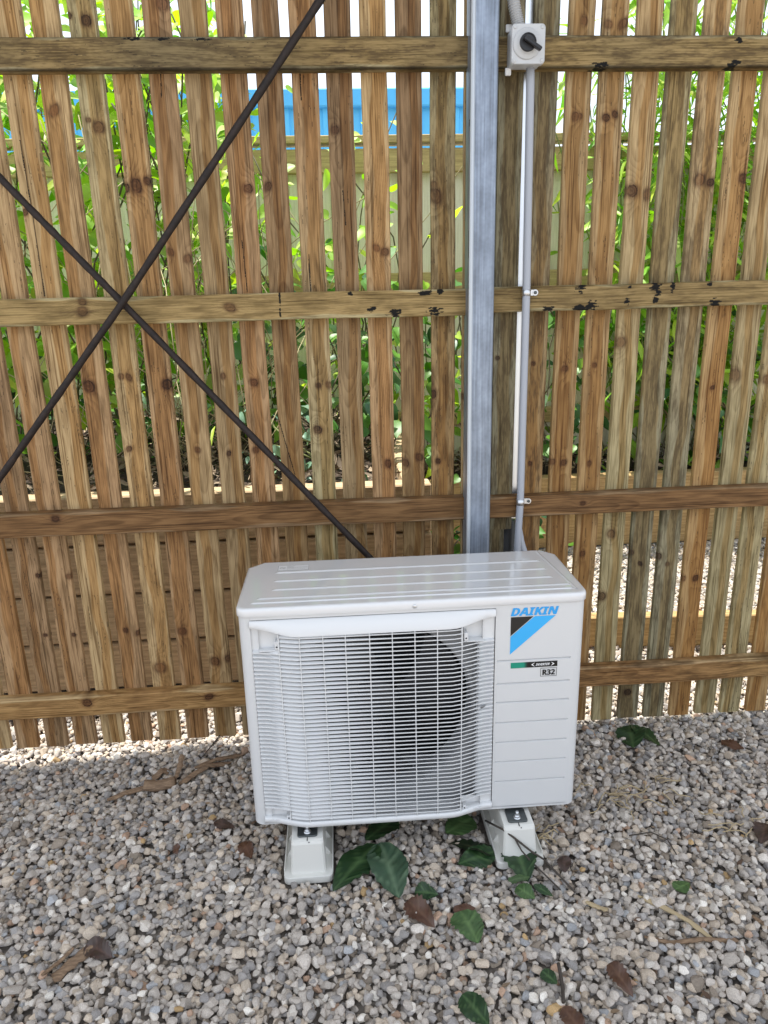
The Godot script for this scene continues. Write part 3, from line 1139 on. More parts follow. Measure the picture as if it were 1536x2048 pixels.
func slat(x0: float, x1: float) -> ArrayMesh:
	var st := start()
	st.set_smooth_group(-1)
	var rings := []
	var n := 22
	for i in n + 1:
		var x := lerpf(x0, x1, i / float(n))
		var z := gz(x) + 0.0006
		var q := smooth01((x + 0.33) / 0.33)
		var d := lerpf(0.0072, 0.0020, q)
		var up := lerpf(0.0044, 0.0, q)
		if x > 0.145 or x < -0.318: d = 0.011 ; up = minf(up, 0.002)
		rings.append(PackedVector3Array([Vector3(x, 0.0008, z), Vector3(x, -0.0009, z), Vector3(x, -0.0012, z - 0.0006), Vector3(x, -0.0008 + up, z - d), Vector3(x, 0.0008 + up, z - d), Vector3(x, 0.0011, z - 0.0007)]))
	loft(st, rings, true, true)
	return done(st)

func unit() -> void:
	var ac := thing("air_conditioner", "white outdoor air conditioning unit with round fan behind a slatted grille", "air conditioner")
	var X := 0.3825
	# outer shell, open at the front where the grille sits
	var st := start()
	st.set_smooth_group(0)
	var pl := []
	for i in 7:
		var a := deg_to_rad(90.0 - 90.0 * i / 6.0)
		pl.append(Vector2(X - 0.02 + 0.02 * cos(a), -0.02 + 0.02 * sin(a)))
	for p in [[X, -0.246], [0.352, -0.281], [-0.345, -0.281], [-X, -0.246]]: pl.append(Vector2(p[0], p[1]))
	for i in 7:
		var a := deg_to_rad(180.0 - 90.0 * i / 6.0)
		pl.append(Vector2(-X + 0.02 + 0.02 * cos(a), -0.02 + 0.02 * sin(a)))
	pl.append(Vector2(-0.357, 0.0))
	var rows := []
	for y in [0.100, 0.104, 0.640]:
		var row := []
		for p in pl: row.append(Vector3(p.x, y, p.y))
		rows.append(row)
	for i in 2:
		for j in pl.size() - 1:
			var mid: Vector2 = (pl[j] + pl[j + 1]) * 0.5
			quad(st, rows[i][j], rows[i][j + 1], rows[i + 1][j + 1], rows[i + 1][j], Vector3(mid.x, 0, mid.y + 0.14))
	put("cabinet", done(st), M.casing, ac)
	# base pan
	st = start()
	st.set_smooth_group(-1)
	var pan := PackedVector2Array()
	for p in pl: pan.append(p * 0.995)
	swept(st, pan, [[0.0985, 0.0], [0.106, 0.0]], true, true)
	put("base_pan", done(st), M.casing, ac)
	# right front panel with pressed grooves
	st = start()
	st.set_smooth_group(0)
	var grooves := [0.493, 0.435, 0.387, 0.334, 0.282, 0.229, 0.175]
	var ys := [0.100, 0.103]
	var gs := grooves.duplicate()
	gs.reverse()
	for g in gs:
		ys += [g - 0.0028, g - 0.0012, g + 0.0012, g + 0.0020]
	ys += [0.640]
	var rws := []
	for y in ys:
		var row := []
		for x in [0.1795, 0.184, 0.186, 0.345, 0.352, 0.354, 0.3625]:
			var z := 0.0
			for g in grooves:
				if absf(y - g) < 0.0014 and x < 0.353 and x > 0.185: z = -0.0042
			if y < 0.101: z -= 0.003
			row.append(Vector3(x, y, z))
		rws.append(row)
	st.set_smooth_group(-1)
	sheet(st, rws, Vector3.BACK)
	put("front_panel", done(st), M.casing, ac)
	# strips above and below the grille, inner wall
	st = start()
	rbox(st, Vector3(-0.0885, 0.6308, -0.004), Vector3(0.538, 0.019, 0.008), 0.001)
	put("front_edge", done(st), M.casing, ac)
	st = start()
	rbox(st, Vector3(-0.0885, 0.1035, -0.006), Vector3(0.538, 0.006, 0.012), 0.001)
	put("front_edge", done(st), M.casing, ac)
	# lid
	st = start()
	st.set_smooth_group(-1)
	var o := 0.0035
	var lid := PackedVector2Array()
	for c in [[X - 0.018 + o, -0.018 + o, 90.0], [0, 0, 0]]:
		if c[2] == 0.0: break
	for i in 6:
		var a := deg_to_rad(90.0 - 90.0 * i / 5.0)
		lid.append(Vector2(X - 0.02 + (0.02 + o) * cos(a), -0.02 + (0.02 + o) * sin(a)))
	for p in [[X + o, -0.248], [0.356, -0.285], [-0.347, -0.285], [-X - o, -0.248]]: lid.append(Vector2(p[0], p[1]))
	for i in 6:
		var a := deg_to_rad(180.0 - 90.0 * i / 5.0)
		lid.append(Vector2(-X + 0.02 + (0.02 + o) * cos(a), -0.02 + (0.02 + o) * sin(a)))
	var rings := []
	for lv in [[0.6305, 0.0], [0.6312, -0.0004], [0.6410, -0.0004], [0.6455, 0.0004], [0.6485, 0.0022], [0.6498, 0.0048], [0.6500, 0.009]]:
		var ring := PackedVector3Array()
		for p in lid:
			var c := Vector2(clampf(p.x, -0.33, 0.33), clampf(p.y, -0.22, -0.06))
			var d: Vector2 = (p - c).normalized()
			ring.append(Vector3(p.x - d.x * lv[1], lv[0], p.y - d.y * lv[1]))
		rings.append(ring)
	st.set_smooth_group(0)
	loft(st, rings, true, false)
	st.set_smooth_group(1)
	var topring: PackedVector3Array = rings[-1]
	var flat := PackedVector2Array()
	for p in topring: flat.append(Vector2(p.x, p.z))
	var ix := Geometry2D.triangulate_polygon(flat)
	for i in range(0, ix.size(), 3): tri(st, topring[ix[i]], topring[ix[i + 1]], topring[ix[i + 2]], Vector3.UP)
	var top := put("top_panel", done(st), M.lid, ac)
	# pressed ribs across the lid
	for z in [-0.205, -0.150, -0.098, -0.050, -0.026]:
		var w := 0.010 if z < -0.04 else 0.006
		var x0 := -0.315
		var x1 := 0.335
		if z > -0.06: x0 = -0.345 ; x1 = 0.362
		if z > -0.03: x0 = -0.358
		st = start()
		st.set_smooth_group(0)
		var rr := []
		for q in [[x0, 0.0], [x0 + 0.010, 1.0], [x1 - 0.010, 1.0], [x1, 0.0]]:
			var row := []
			for e in [[-1.0, 0.0], [-0.6, 0.55], [-0.25, 0.95], [0.25, 0.95], [0.6, 0.55], [1.0, 0.0]]:
				row.append(Vector3(q[0], 0.6500 - 0.0002 + 0.0026 * e[1] * q[1], z + w * 0.5 * e[0]))
			rr.append(row)
		sheet(st, rr, Vector3.UP)
		put("rib", done(st), M.lid, top)
	st = start()
	st.set_smooth_group(0)
	var rr2 := []
	for q in [[0.343, -0.270], [0.365, -0.020]]:
		var row := []
		for e in [[-0.004, 0.0], [-0.0015, 0.0012], [0.0015, 0.0012], [0.004, 0.0]]: row.append(Vector3(q[0] + e[0], 0.6499 + e[1], q[1]))
		rr2.append(row)
	sheet(st, rr2, Vector3.UP)
	put("crease", done(st), M.lid, top)
	st = start()
	lathe(st, Vector3(0.0, 0.6378, 0.0034), Vector3.BACK, [[0.0052, 0.0], [0.0052, 0.001], [0.0035, 0.0022]], 12)
	put("screw", done(st), M.zinc, top)
	# warning sticker on the lid: illegible small print
	var sim := Image.create_empty(128, 64, false, Image.FORMAT_RGB8)
	sim.fill(Color(0.86, 0.86, 0.855))
	var ink := Color(0.16, 0.17, 0.19)
	for q in [[2, 2, 124, 1], [2, 61, 124, 1], [2, 2, 1, 60], [125, 2, 1, 60]]: sim.fill_rect(Rect2i(q[0], q[1], q[2], q[3]), ink)
	for i in 60:
		var a := TAU * i / 60.0
		sim.set_pixel(20 + int(11 * cos(a)), 30 + int(8 * sin(a)), ink)
		if i < 16: sim.set_pixel(12 + i, 24 + int(i * 0.8), ink)
	for ln in 5:
		var x := 38
		while x < 38 + [30, 22, 80, 28, 72][ln]:
			var w2 := 2 + int(3 * wob(x, ln))
			sim.fill_rect(Rect2i(x, 10 + ln * 9, w2, 2 if ln < 3 else 1), ink.lerp(Color(0.86, 0.86, 0.855), 0.3 * wob(x, 9)))
			x += w2 + 1
	var smm := StandardMaterial3D.new()
	smm.albedo_texture = ImageTexture.create_from_image(sim)
	smm.roughness = 0.25
	var pm := PlaneMesh.new()
	pm.size = Vector2(0.078, 0.036)
	var stick := put("sticker", pm, smm, top)
	stick.position = Vector3(-0.272, 0.6504, -0.235)
	grille(ac)
	marks(ac)
	# inside: shroud with a round opening, bell mouth, fan
	st = start()
	st.set_smooth_group(-1)
	var cx := -0.085
	var cy := 0.365
	var n := 64
	var inner := []
	var outer := []
	for k in n + 1:
		var a := TAU * k / n
		var d := Vector2(cos(a), sin(a))
		inner.append(Vector3(cx + 0.226 * d.x, cy + 0.226 * d.y, -0.034))
		var sx: float = (0.262 if d.x > 0 else 0.270) / maxf(absf(d.x), 1e-5)
		var sy: float = (0.256 if d.y > 0 else 0.258) / maxf(absf(d.y), 1e-5)
		var t := minf(sx, sy)
		outer.append(Vector3(cx + t * d.x, cy + t * d.y, -0.034))
	sheet(st, [inner, outer], Vector3.BACK)
	put("fan_shroud", done(st), M.shroud, ac)
	st = start()
	st.set_smooth_group(0)
	var bell := []
	for q in [[0.232, -0.034], [0.226, -0.036], [0.221, -0.042], [0.219, -0.055], [0.219, -0.095]]:
		var row := []
		for k in n + 1: row.append(Vector3(cx + q[0] * cos(TAU * k / n), cy + q[0] * sin(TAU * k / n), q[1]))
		bell.append(row)
	for i in bell.size() - 1:
		for k in n:
			var c: Vector3 = bell[i][k]
			quad(st, bell[i][k], bell[i][k + 1], bell[i + 1][k + 1], bell[i + 1][k], Vector3(cx - c.x, cy - c.y, 0.05))
	put("bell_mouth", done(st), M.shroud, ac)
	var fan := Node3D.new()
	fan.name = "fan"
	ac.add_child(fan)
	fan.position = Vector3(cx, cy, -0.085)
	st = start()
	st.set_smooth_group(0)
	lathe(st, Vector3.ZERO, Vector3.BACK, [[0.055, -0.04], [0.055, 0.0], [0.048, 0.010], [0.030, 0.015], [0.0, 0.016]], 24)
	put("hub", done(st), M.fan, fan)
	for b in 3:
		st = start()
		st.set_smooth_group(0)
		var br := []
		for i in 9:
			var r := lerpf(0.05, 0.208, i / 8.0)
			var row := []
			for j in 9:
				var t := j / 8.0 - 0.5
				var a := TAU * b / 3.0 + t * 1.25 + 0.35 * (r - 0.05) / 0.158
				row.append(Vector3(r * cos(a), r * sin(a), -0.012 + 0.055 * t))
			br.append(row)
		sheet(st, br, Vector3.BACK)
		put("blade", done(st), M.fan, fan)
	st = start()
	rbox(st, Vector3(-0.085, 0.365, -0.225), Vector3(0.53, 0.50, 0.02), 0.002)
	rbox(st, Vector3(0.172, 0.365, -0.130), Vector3(0.006, 0.51, 0.18), 0.001)
	put("heat_exchanger", done(st), M.black, ac)
	# mounting feet
	for fx in [-0.260, 0.236]:
		foot(ac, fx)

func grille(ac: Node3D) -> void:
	var g := Node3D.new()
	g.name = "front_grille"
	ac.add_child(g)
	# frame: hood at the top, curved lip at the bottom, ribbed cheeks
	var st := start()
	st.set_smooth_group(0)
	var n := 36
	var hood := []
	for i in n + 1:
		var x := lerpf(-0.3575, 0.1785, i / float(n))
		var z := gz(x)
		var e := minf(1.0, minf((x + 0.3575) / 0.10, (0.1785 - x) / 0.10))
		var drop := lerpf(0.014, 0.0265, smooth01(e))
		hood.append([Vector3(x, 0.6210, 0.0005), Vector3(x, 0.6200, 0.0035), Vector3(x, 0.6185, 0.0052), Vector3(x, 0.6195 - drop * 0.95, z + 0.0032), Vector3(x, 0.6195 - drop, z + 0.0022), Vector3(x, 0.6195 - drop - 0.0008, z - 0.002), Vector3(x, 0.6195 - drop, z - 0.012)])
	sheet(st, hood, Vector3(0, 0.3, 1))
	put("hood", done(st), M.plastic, g)
	st = start()
	st.set_smooth_group(0)
	var lip := []
	for i in n + 1:
		var x := lerpf(-0.3575, 0.1785, i / float(n))
		var z := gz(x)
		lip.append([Vector3(x, 0.1215, z - 0.010), Vector3(x, 0.1215, z - 0.0006), Vector3(x, 0.1205, z + 0.0014), Vector3(x, 0.1140, z + 0.0018), Vector3(x, 0.1075, z + 0.0004), Vector3(x, 0.1055, z - 0.003), Vector3(x, 0.1045, 0.0)])
	sheet(st, lip, Vector3(0, 0.2, 1))
	put("lower_lip", done(st), M.plastic, g)
	# cheeks
	for c in [[-0.3575, -0.3400, 0.118, 0.608], [-0.3400, -0.318, 0.1405, 0.5520], [0.1510, 0.1785, 0.118, 0.608], [0.143, 0.1510, 0.1405, 0.5520]]:
		st = start()
		st.set_smooth_group(0)
		var rows := []
		for i in 9:
			var x: float = lerpf(c[0], c[1], i / 8.0)
			rows.append([Vector3(x, c[2], gz(x) - 0.0085), Vector3(x, c[3], gz(x) - 0.0085)])
		sheet(st, rows, Vector3.BACK)
		st.set_smooth_group(-1)
		var inner: float = c[1] if c[0] < 0.0 else c[0]
		if c[2] > 0.13:
			quad(st, Vector3(inner, c[2], gz(inner) - 0.0085), Vector3(inner, c[3], gz(inner) - 0.0085), Vector3(inner, c[3], -0.02), Vector3(inner, c[2], -0.02), Vector3(1.0 if c[0] < 0.0 else -1.0, 0, 0))
		put("cheek", done(st), M.plastic, g)
	var full := slat(-0.3555, 0.1765)
	var short := slat(-0.2945, 0.1025)
	for i in 46:
		var y := 0.1282 + 0.01022 * i
		var s := put("slat", short if y > 0.553 or y < 0.139 else full, M.plastic, g)
		s.position = Vector3(0, y, 0)
	for x in [-0.2965, -0.251, -0.201, -0.153, -0.101, -0.052, -0.003, 0.046, 0.1005]:
		st = start()
		var z: float = gz(x)
		rbox(st, Vector3(x, 0.358, z - 0.0008), Vector3(0.0019, 0.476, 0.0042), 0.0005)
		if x < -0.29 or x > 0.1:
			rbox(st, Vector3(x, 0.573, z - 0.004), Vector3(0.0028, 0.045, 0.010), 0.0004)
			rbox(st, Vector3(x, 0.129, z - 0.004), Vector3(0.0028, 0.022, 0.010), 0.0004)
		put("upright", done(st), M.plastic, g)
	# recessed clip pockets in the corners
	for c in [[-0.3175, 0.5755, 1.0], [0.1270, 0.5755, -1.0], [-0.3175, 0.1290, 1.0], [0.1270, 0.1290, -1.0]]:
		var hh: float = 0.046 if c[1] > 0.3 else 0.022
		var x: float = c[0]
		var y: float = c[1]
		st = start()
		st.set_smooth_group(-1)
		var hw := 0.0228
		var zb := -0.004
		var zf := gz(x)
		quad(st, Vector3(x - hw, y - hh / 2, zb), Vector3(x + hw, y - hh / 2, zb), Vector3(x + hw, y + hh / 2, zb), Vector3(x - hw, y + hh / 2, zb), Vector3.BACK)
		for s in [-1.0, 1.0]:
			var xe: float = x + s * hw
			quad(st, Vector3(xe, y - hh / 2, zb), Vector3(xe, y + hh / 2, zb), Vector3(xe, y + hh / 2, gz(xe) - 0.002), Vector3(xe, y - hh / 2, gz(xe) - 0.002), Vector3(-s, 0, 0))
		rbox(st, Vector3(x, y - hh / 2 + 0.001, (zb + zf) / 2), Vector3(hw * 2, 0.002, zf - zb), 0.0004)
		rbox(st, Vector3(x + c[2] * 0.016, y - hh * 0.22, (zb + zf) / 2 + 0.001), Vector3(0.009, hh * 0.42, zf - zb), 0.0012)
		put("clip_pocket", done(st), M.plastic, g)
		st = start()
		lathe(st, Vector3(x + c[2] * 0.016, y - hh * 0.28, zf + 0.0012), Vector3.BACK, [[0.0019, 0.0], [0.0019, 0.0006]], 10)
		put("clip_screw", done(st), M.black, g)
	st = start()
	st.set_smooth_group(0)
	lathe(st, Vector3.ZERO, Vector3.BACK, [[0.006, 0.0], [0.006, 0.0006]], 14)
	var plug := put("plug", done(st), M.shroud, g)
	plug.transform = Transform3D(Basis(Vector3(1.0, 0.35, -0.25), Vector3(0, 0.62, 0), Vector3(0.25, 0, 1)), Vector3(0.152, 0.386, gz(0.152) + 0.0012))

func text(st: SurfaceTool, s: String, size: float, x0: float, x1: float, y0: float, slant: float, z: float, weight := 700) -> void:
	var f := SystemFont.new()
	f.font_names = PackedStringArray(["Droid Sans"])
	f.font_weight = weight
	var tm := TextMesh.new()
	tm.text = s
	tm.font = f
	tm.font_size = 96
	tm.pixel_size = 0.001
	tm.depth = 0.004
	tm.horizontal_alignment = HORIZONTAL_ALIGNMENT_LEFT
	var bb := tm.get_aabb()
	var sx := (x1 - x0 - slant * size) / bb.size.x
	var sy := size / bb.size.y
	# x grows with height for an italic slant
	var b := Basis(Vector3(sx, 0, 0), Vector3(slant * sy, sy, 0), Vector3(0, 0, 0.1))
	var org := Vector3(x0, y0, z) - b * Vector3(bb.position.x, bb.position.y, bb.position.z)
	st.append_from(tm, 0, Transform3D(b, org))

func flatpoly(pts: Array, z: float) -> ArrayMesh:
	var st := start()
	st.set_smooth_group(-1)
	var p2 := PackedVector2Array()
	for p in pts: p2.append(Vector2(p[0], p[1]))
	var ix := Geometry2D.triangulate_polygon(p2)
	for i in range(0, ix.size(), 3):
		tri(st, Vector3(p2[ix[i]].x, p2[ix[i]].y, z), Vector3(p2[ix[i + 1]].x, p2[ix[i + 1]].y, z), Vector3(p2[ix[i + 2]].x, p2[ix[i + 2]].y, z), Vector3.BACK)
	return done(st)

func marks(ac: Node3D) -> void:
	var st := SurfaceTool.new()
	text(st, "DAIKIN", 0.0185, 0.2135, 0.3195, 0.6015, 0.28, 0.0008)
	for e in [[0.0007, 0.0], [-0.0006, 0.0003], [0.0003, -0.0004]]: text(st, "DAIKIN", 0.0185, 0.2135 + e[0], 0.3195 + e[0], 0.6015 + e[1], 0.28, 0.0008 + e[0] * 0.1)
	put("maker_lettering", st.commit(), M.logo_blue, ac)
	put("emblem_corner", flatpoly([[0.2135, 0.5985], [0.2640, 0.5985], [0.2135, 0.5530]], 0.0008), M.ink, ac)
	put("emblem_stripe", flatpoly([[0.2665, 0.5985], [0.3140, 0.5985], [0.2135, 0.5075], [0.2135, 0.5510]], 0.0008), M.logo_cyan, ac)
	# green-to-black inverter badge
	var im := Image.create_empty(128, 4, false, Image.FORMAT_RGB8)
	for x in 128:
		var t := smooth01((x / 127.0 - 0.26) / 0.13)
		for y in 4: im.set_pixel(x, y, Color(0.02, 0.54, 0.44).lerp(Color(0.03, 0.03, 0.035), t))
	var m := StandardMaterial3D.new()
	m.albedo_texture = ImageTexture.create_from_image(im)
	m.roughness = 0.4
	m.texture_repeat = false
	var q := QuadMesh.new()
	q.size = Vector2(0.107, 0.0140)
	var badge := put("inverter_badge", q, m, ac)
	badge.position = Vector3(0.2695, 0.4795, 0.0007)
	st = SurfaceTool.new()
	text(st, "INVERTER", 0.0058, 0.273, 0.306, 0.4765, 0.30, 0.0010)
	put("badge_lettering", st.commit(), M.white, ac)
	put("badge_bracket", flatpoly([[0.2715, 0.4848], [0.2625, 0.4795], [0.2715, 0.4738], [0.2690, 0.4768], [0.2665, 0.4795], [0.2690, 0.4822]], 0.0010), M.white, ac)
	put("badge_bracket", flatpoly([[0.3075, 0.4848], [0.3165, 0.4795], [0.3075, 0.4738], [0.3100, 0.4768], [0.3125, 0.4795], [0.3100, 0.4822]], 0.0010), M.white, ac)
	# refrigerant label
	var fr := start()
	for b in [[0.3035, 0.4690, 0.0375, 0.0008], [0.3035, 0.4488, 0.0375, 0.0008]]: rbox(fr, Vector3(b[0], b[1], 0.0005), Vector3(b[2], b[3], 0.0006), 0.0001)
	for b in [[0.2852, 0.4589, 0.0008, 0.0194], [0.3218, 0.4589, 0.0008, 0.0194]]: rbox(fr, Vector3(b[0], b[1], 0.0005), Vector3(b[2], b[3], 0.0006), 0.0001)
	put("label_frame", done(fr), M.ink, ac)
	st = SurfaceTool.new()
	text(st, "R32", 0.0135, 0.2895, 0.3175, 0.4520, 0.0, 0.0008)
	text(st, "R32", 0.0135, 0.2902, 0.3182, 0.4520, 0.0, 0.0009)
	put("label_lettering", st.commit(), M.ink, ac)

func foot(ac: Node3D, fx: float) -> void:
	var f := Node3D.new()
	f.name = "mounting_foot"
	ac.add_child(f, true)
	f.position = Vector3(fx, 0, 0)
	var st := start()
	st.set_smooth_group(-1)
	# base flange with rounded front corners
	swept(st, rounded(-0.057, 0.057, -0.40, 0.075, 0.014, 4), [[-0.010, 0.0], [0.006, 0.0], [0.0085, 0.0012]], true, true)
	put("flange", done(st), M.foot, f)
	for s in [-1.0, 1.0]:
		st = start()
		rbox(st, Vector3(s * 0.0555, 0.010, -0.175), Vector3(0.0028, 0.012, 0.46), 0.0008)
		put("flange_rim", done(st), M.foot, f)
	# raised block with a sloping front
	st = start()
	st.set_smooth_group(-1)
	var prof := [[0.006, 0.0640, 0.0405], [0.014, 0.0625, 0.0400], [0.078, 0.0520, 0.0370], [0.0835, 0.049, 0.0364], [0.0860, 0.043, 0.0355]]
	var rings := []
	for p in prof:
		var y: float = p[0]
		var z: float = p[1]
		var w: float = p[2]
		rings.append(PackedVector3Array([Vector3(-w, y, z - 0.004), Vector3(-w + 0.004, y, z), Vector3(w - 0.004, y, z), Vector3(w, y, z - 0.004), Vector3(w, y, -0.37), Vector3(-w, y, -0.37)]))
	loft(st, rings, true, true)
	put("riser", done(st), M.foot, f)
	for s in [-1.0, 1.0]:
		for z in [0.004, -0.05, -0.12, -0.20, -0.28]:
			st = start()
			st.set_smooth_group(-1)
			var w := 0.040
			var t := 0.0025
			var A := Vector3(s * w, 0.008, z)
			var B := Vector3(s * 0.053, 0.008, z)
			var C := Vector3(s * (w - 0.003), 0.034, z)
			var dz := Vector3(0, 0, t)
			tri(st, A + dz, B + dz, C + dz, Vector3.BACK)
			tri(st, A - dz, B - dz, C - dz, Vector3.FORWARD)
			quad(st, B + dz, B - dz, C - dz, C + dz, Vector3(s, 0.4, 0))
			put("gusset", done(st), M.foot, f)
	st = start()
	rbox(st, Vector3(0, 0.0860, 0.0430), Vector3(0.0022, 0.0012, 0.012), 0.0004)
	rbox(st, Vector3(0.004, 0.0820, 0.0500), Vector3(0.003, 0.003, 0.0012), 0.0004)
	put("slot", done(st), M.black, f)
	st = start()
	st.set_smooth_group(-1)
	swept(st, rounded(-0.0235, 0.0235, -0.010, 0.0375, 0.006, 3), [[0.0862, 0.0], [0.0892, 0.0], [0.0902, 0.0006]], true, true)
	put("washer_plate", done(st), M.washer, f)
	st = start()
	st.set_smooth_group(0)
	lathe(st, Vector3(0, 0.0895, 0.0235), Vector3.UP, [[0.0088, 0.0], [0.0088, 0.0018]], 16)
	lathe(st, Vector3(0, 0.0912, 0.0235), Vector3.UP, [[0.0065, 0.0], [0.0065, 0.0052]], 6)
	lathe(st, Vector3(0, 0.0960, 0.0235), Vector3.UP, [[0.0038, 0.0], [0.0038, 0.010]], 12)
	put("bolt", done(st), M.zinc, f)

# ------------------------------------------------------------------ leaves, bark and twigs on the gravel
func leaf_mesh(len: float, wid: float, fold: float, curl: float, sd: int, mid: Color, blade: Color, serr := 0.04, nu := 16, nv := 4, veins := 9.0, wav := 0.1) -> ArrayMesh:
	# runs from the stalk at the origin along +x, front side up; vertex colours are linear
	var st := start()
	st.set_smooth_group(0)
	var P := []
	var C := []
	for i in nu + 1:
		var t := i / float(nu)
		var half := wid * 0.5 * pow(sin(PI * pow(t, 0.78)), 0.75)
		half *= 1.0 + serr * sin(i * 2.9 + sd)
		if t > 0.995 or t < 0.005: half = 0.0004
		var row := []
		var crow := []
		for j in range(-nv, nv + 1):
			var s := j / float(nv)
			var y := absf(s) * half * fold - curl * len * (t - 0.35) * (t - 0.35) + wav * half * absf(s) * sin(t * 9.0 + sd + (2.0 if s > 0 else 0.0))
			var vein := absf(fposmod(t * veins - absf(s) * 1.6, 1.0) - 0.5) * 2.0
			y -= 0.16 * half * (1.0 - vein) * (0.3 + absf(s))
			row.append(Vector3(t * len - absf(s) * half * 0.12, y, s * half))
			var c := blade.lerp(mid, clampf(smoothstep(0.72, 1.0, vein) * 0.70 + (0.7 if j == 0 else 0.0), 0, 1))
			c = c * (0.86 + 0.28 * wob(i * 11 + j, sd))
			crow.append(c)
		P.append(row)
		C.append(crow)
	for i in nu:
		for j in 2 * nv:
			var T := [[i, j], [i, j + 1], [i + 1, j + 1], [i, j], [i + 1, j + 1], [i + 1, j]]
			for e in [0, 3]:
				var a: Vector3 = P[T[e][0]][T[e][1]]
				var b: Vector3 = P[T[e + 1][0]][T[e + 1][1]]
				var c: Vector3 = P[T[e + 2][0]][T[e + 2][1]]
				var ord := [0, 1, 2]
				if (a - c).cross(a - b).y < 0.0: ord = [0, 2, 1]
				for k in ord:
					st.set_color(C[T[e + k][0]][T[e + k][1]])
					st.add_vertex(P[T[e + k][0]][T[e + k][1]])
	return done(st)

func ground_leaf(n: String, label: String, a: Vector2, b: Vector2, wid: float, roll: float, lift: float, pal: int, sd: int, fold := 0.12, curl := 0.10, group := "leaves fallen on the gravel") -> void:
	var len := a.distance_to(b)
	var pals := [[Color(0.075, 0.135, 0.050), Color(0.016, 0.042, 0.014)], [Color(0.15, 0.22, 0.13), Color(0.050, 0.090, 0.052)], [Color(0.12, 0.20, 0.07), Color(0.055, 0.105, 0.035)], [Color(0.13, 0.07, 0.045), Color(0.085, 0.040, 0.024)], [Color(0.05, 0.06, 0.03), Color(0.012, 0.022, 0.010)], [Color(0.10, 0.06, 0.05), Color(0.055, 0.035, 0.028)]]
	var m: StandardMaterial3D = M.get("leafy")
	if m == null:
		m = StandardMaterial3D.new()
		m.vertex_color_use_as_albedo = true
		m.roughness = 0.42
		m.metallic_specular = 0.5
		M.leafy = m
	var o := put(n, leaf_mesh(len, wid, fold, curl, sd, pals[pal][0], pals[pal][1], 0.13 if pal in [3, 5] else 0.06, 16, 4, 9.0, 0.22 if pal in [3, 5] else 0.12), m)
	var d := Vector3(b.x - a.x, 0, b.y - a.y).normalized()
	var ya := top_of(a.x, a.y)
	var yb := top_of(b.x, b.y)
	var ym := top_of((a.x + b.x) * 0.5, (a.y + b.y) * 0.5)
	var hi := []
	var side2 := Vector2(-(b.y - a.y), b.x - a.x) / len
	for e in range(1, 8):
		for f in [-0.4, -0.3, -0.2, -0.1, 0.0, 0.1, 0.2, 0.3, 0.4]:
			var pp: Vector2 = a.lerp(b, e / 8.0) + side2 * wid * f
			var ii := int((pp.x - HX0) / CELL)
			var jj := int((pp.y - HZ0) / CELL)
			if ii > 0 and jj > 0 and ii < HW and jj < HD: hi.append(heap[jj * HW + ii])
	hi.sort()
	var y := maxf(maxf(ya, yb), ym) + lift * 0.5
	if hi.size(): y = maxf(y, hi[-1] + 0.0035 + lift * 0.4)
	var up := Vector3.UP
	var s := d.cross(up).normalized()
	var bs := Basis(d, up, s) * Basis(Vector3.RIGHT, roll)
	o.transform = Transform3D(bs, Vector3(a.x, y, a.y))
	tag(o, label, "leaf", group)

func strip_mesh(path: Array, wid: float, curl: float, sd: int) -> ArrayMesh:
	# a thin torn strip of bark or palm, curled across its width
	var st := start()
	st.set_smooth_group(0)
	var rings := []
	for i in path.size():
		var t: Vector3 = (path[mini(i + 1, path.size() - 1)] - path[maxi(i - 1, 0)]).normalized()
		var s := t.cross(Vector3.UP).normalized()
		var u := s.cross(t)
		var w := wid * (0.75 + 0.5 * wob(i, sd)) * minf(1.0, 0.35 + 1.6 * sin(PI * clampf((i + 0.4) / path.size(), 0, 1)))
		var ring := PackedVector3Array()
		for k in 7:
			var a := (k / 6.0 - 0.5) * curl
			var rad := w / maxf(curl, 0.2)
			ring.append(path[i] + s * sin(a) * rad + u * (cos(a) - 1.0) * rad + u * 0.0016)
		for k in range(6, -1, -1):
			var a := (k / 6.0 - 0.5) * curl
			var rad := w / maxf(curl, 0.2)
			ring.append(path[i] + s * sin(a) * rad * 0.97 + u * (cos(a) - 1.0) * rad)
		rings.append(ring)
	for i in rings.size() - 1:
		for j in 14:
			var k := (j + 1) % 14
			var o2 := Vector3.UP if j < 7 else Vector3.DOWN
			quad(st, rings[i][j], rings[i][k], rings[i + 1][k], rings[i + 1][j], o2)
	return done(st)

func on_gravel(pts: Array, lift := 0.003) -> Array:
	var out := []
	for p in pts: out.append(Vector3(p[0], top_of(p[0], p[1]) + lift + (p[2] if p.size() > 2 else 0.0), p[1]))
	var res := []
	for i in out.size() - 1:
		for j in 5: res.append((out[i] as Vector3).lerp(out[i + 1], j / 5.0))
	res.append(out[-1])
	return res

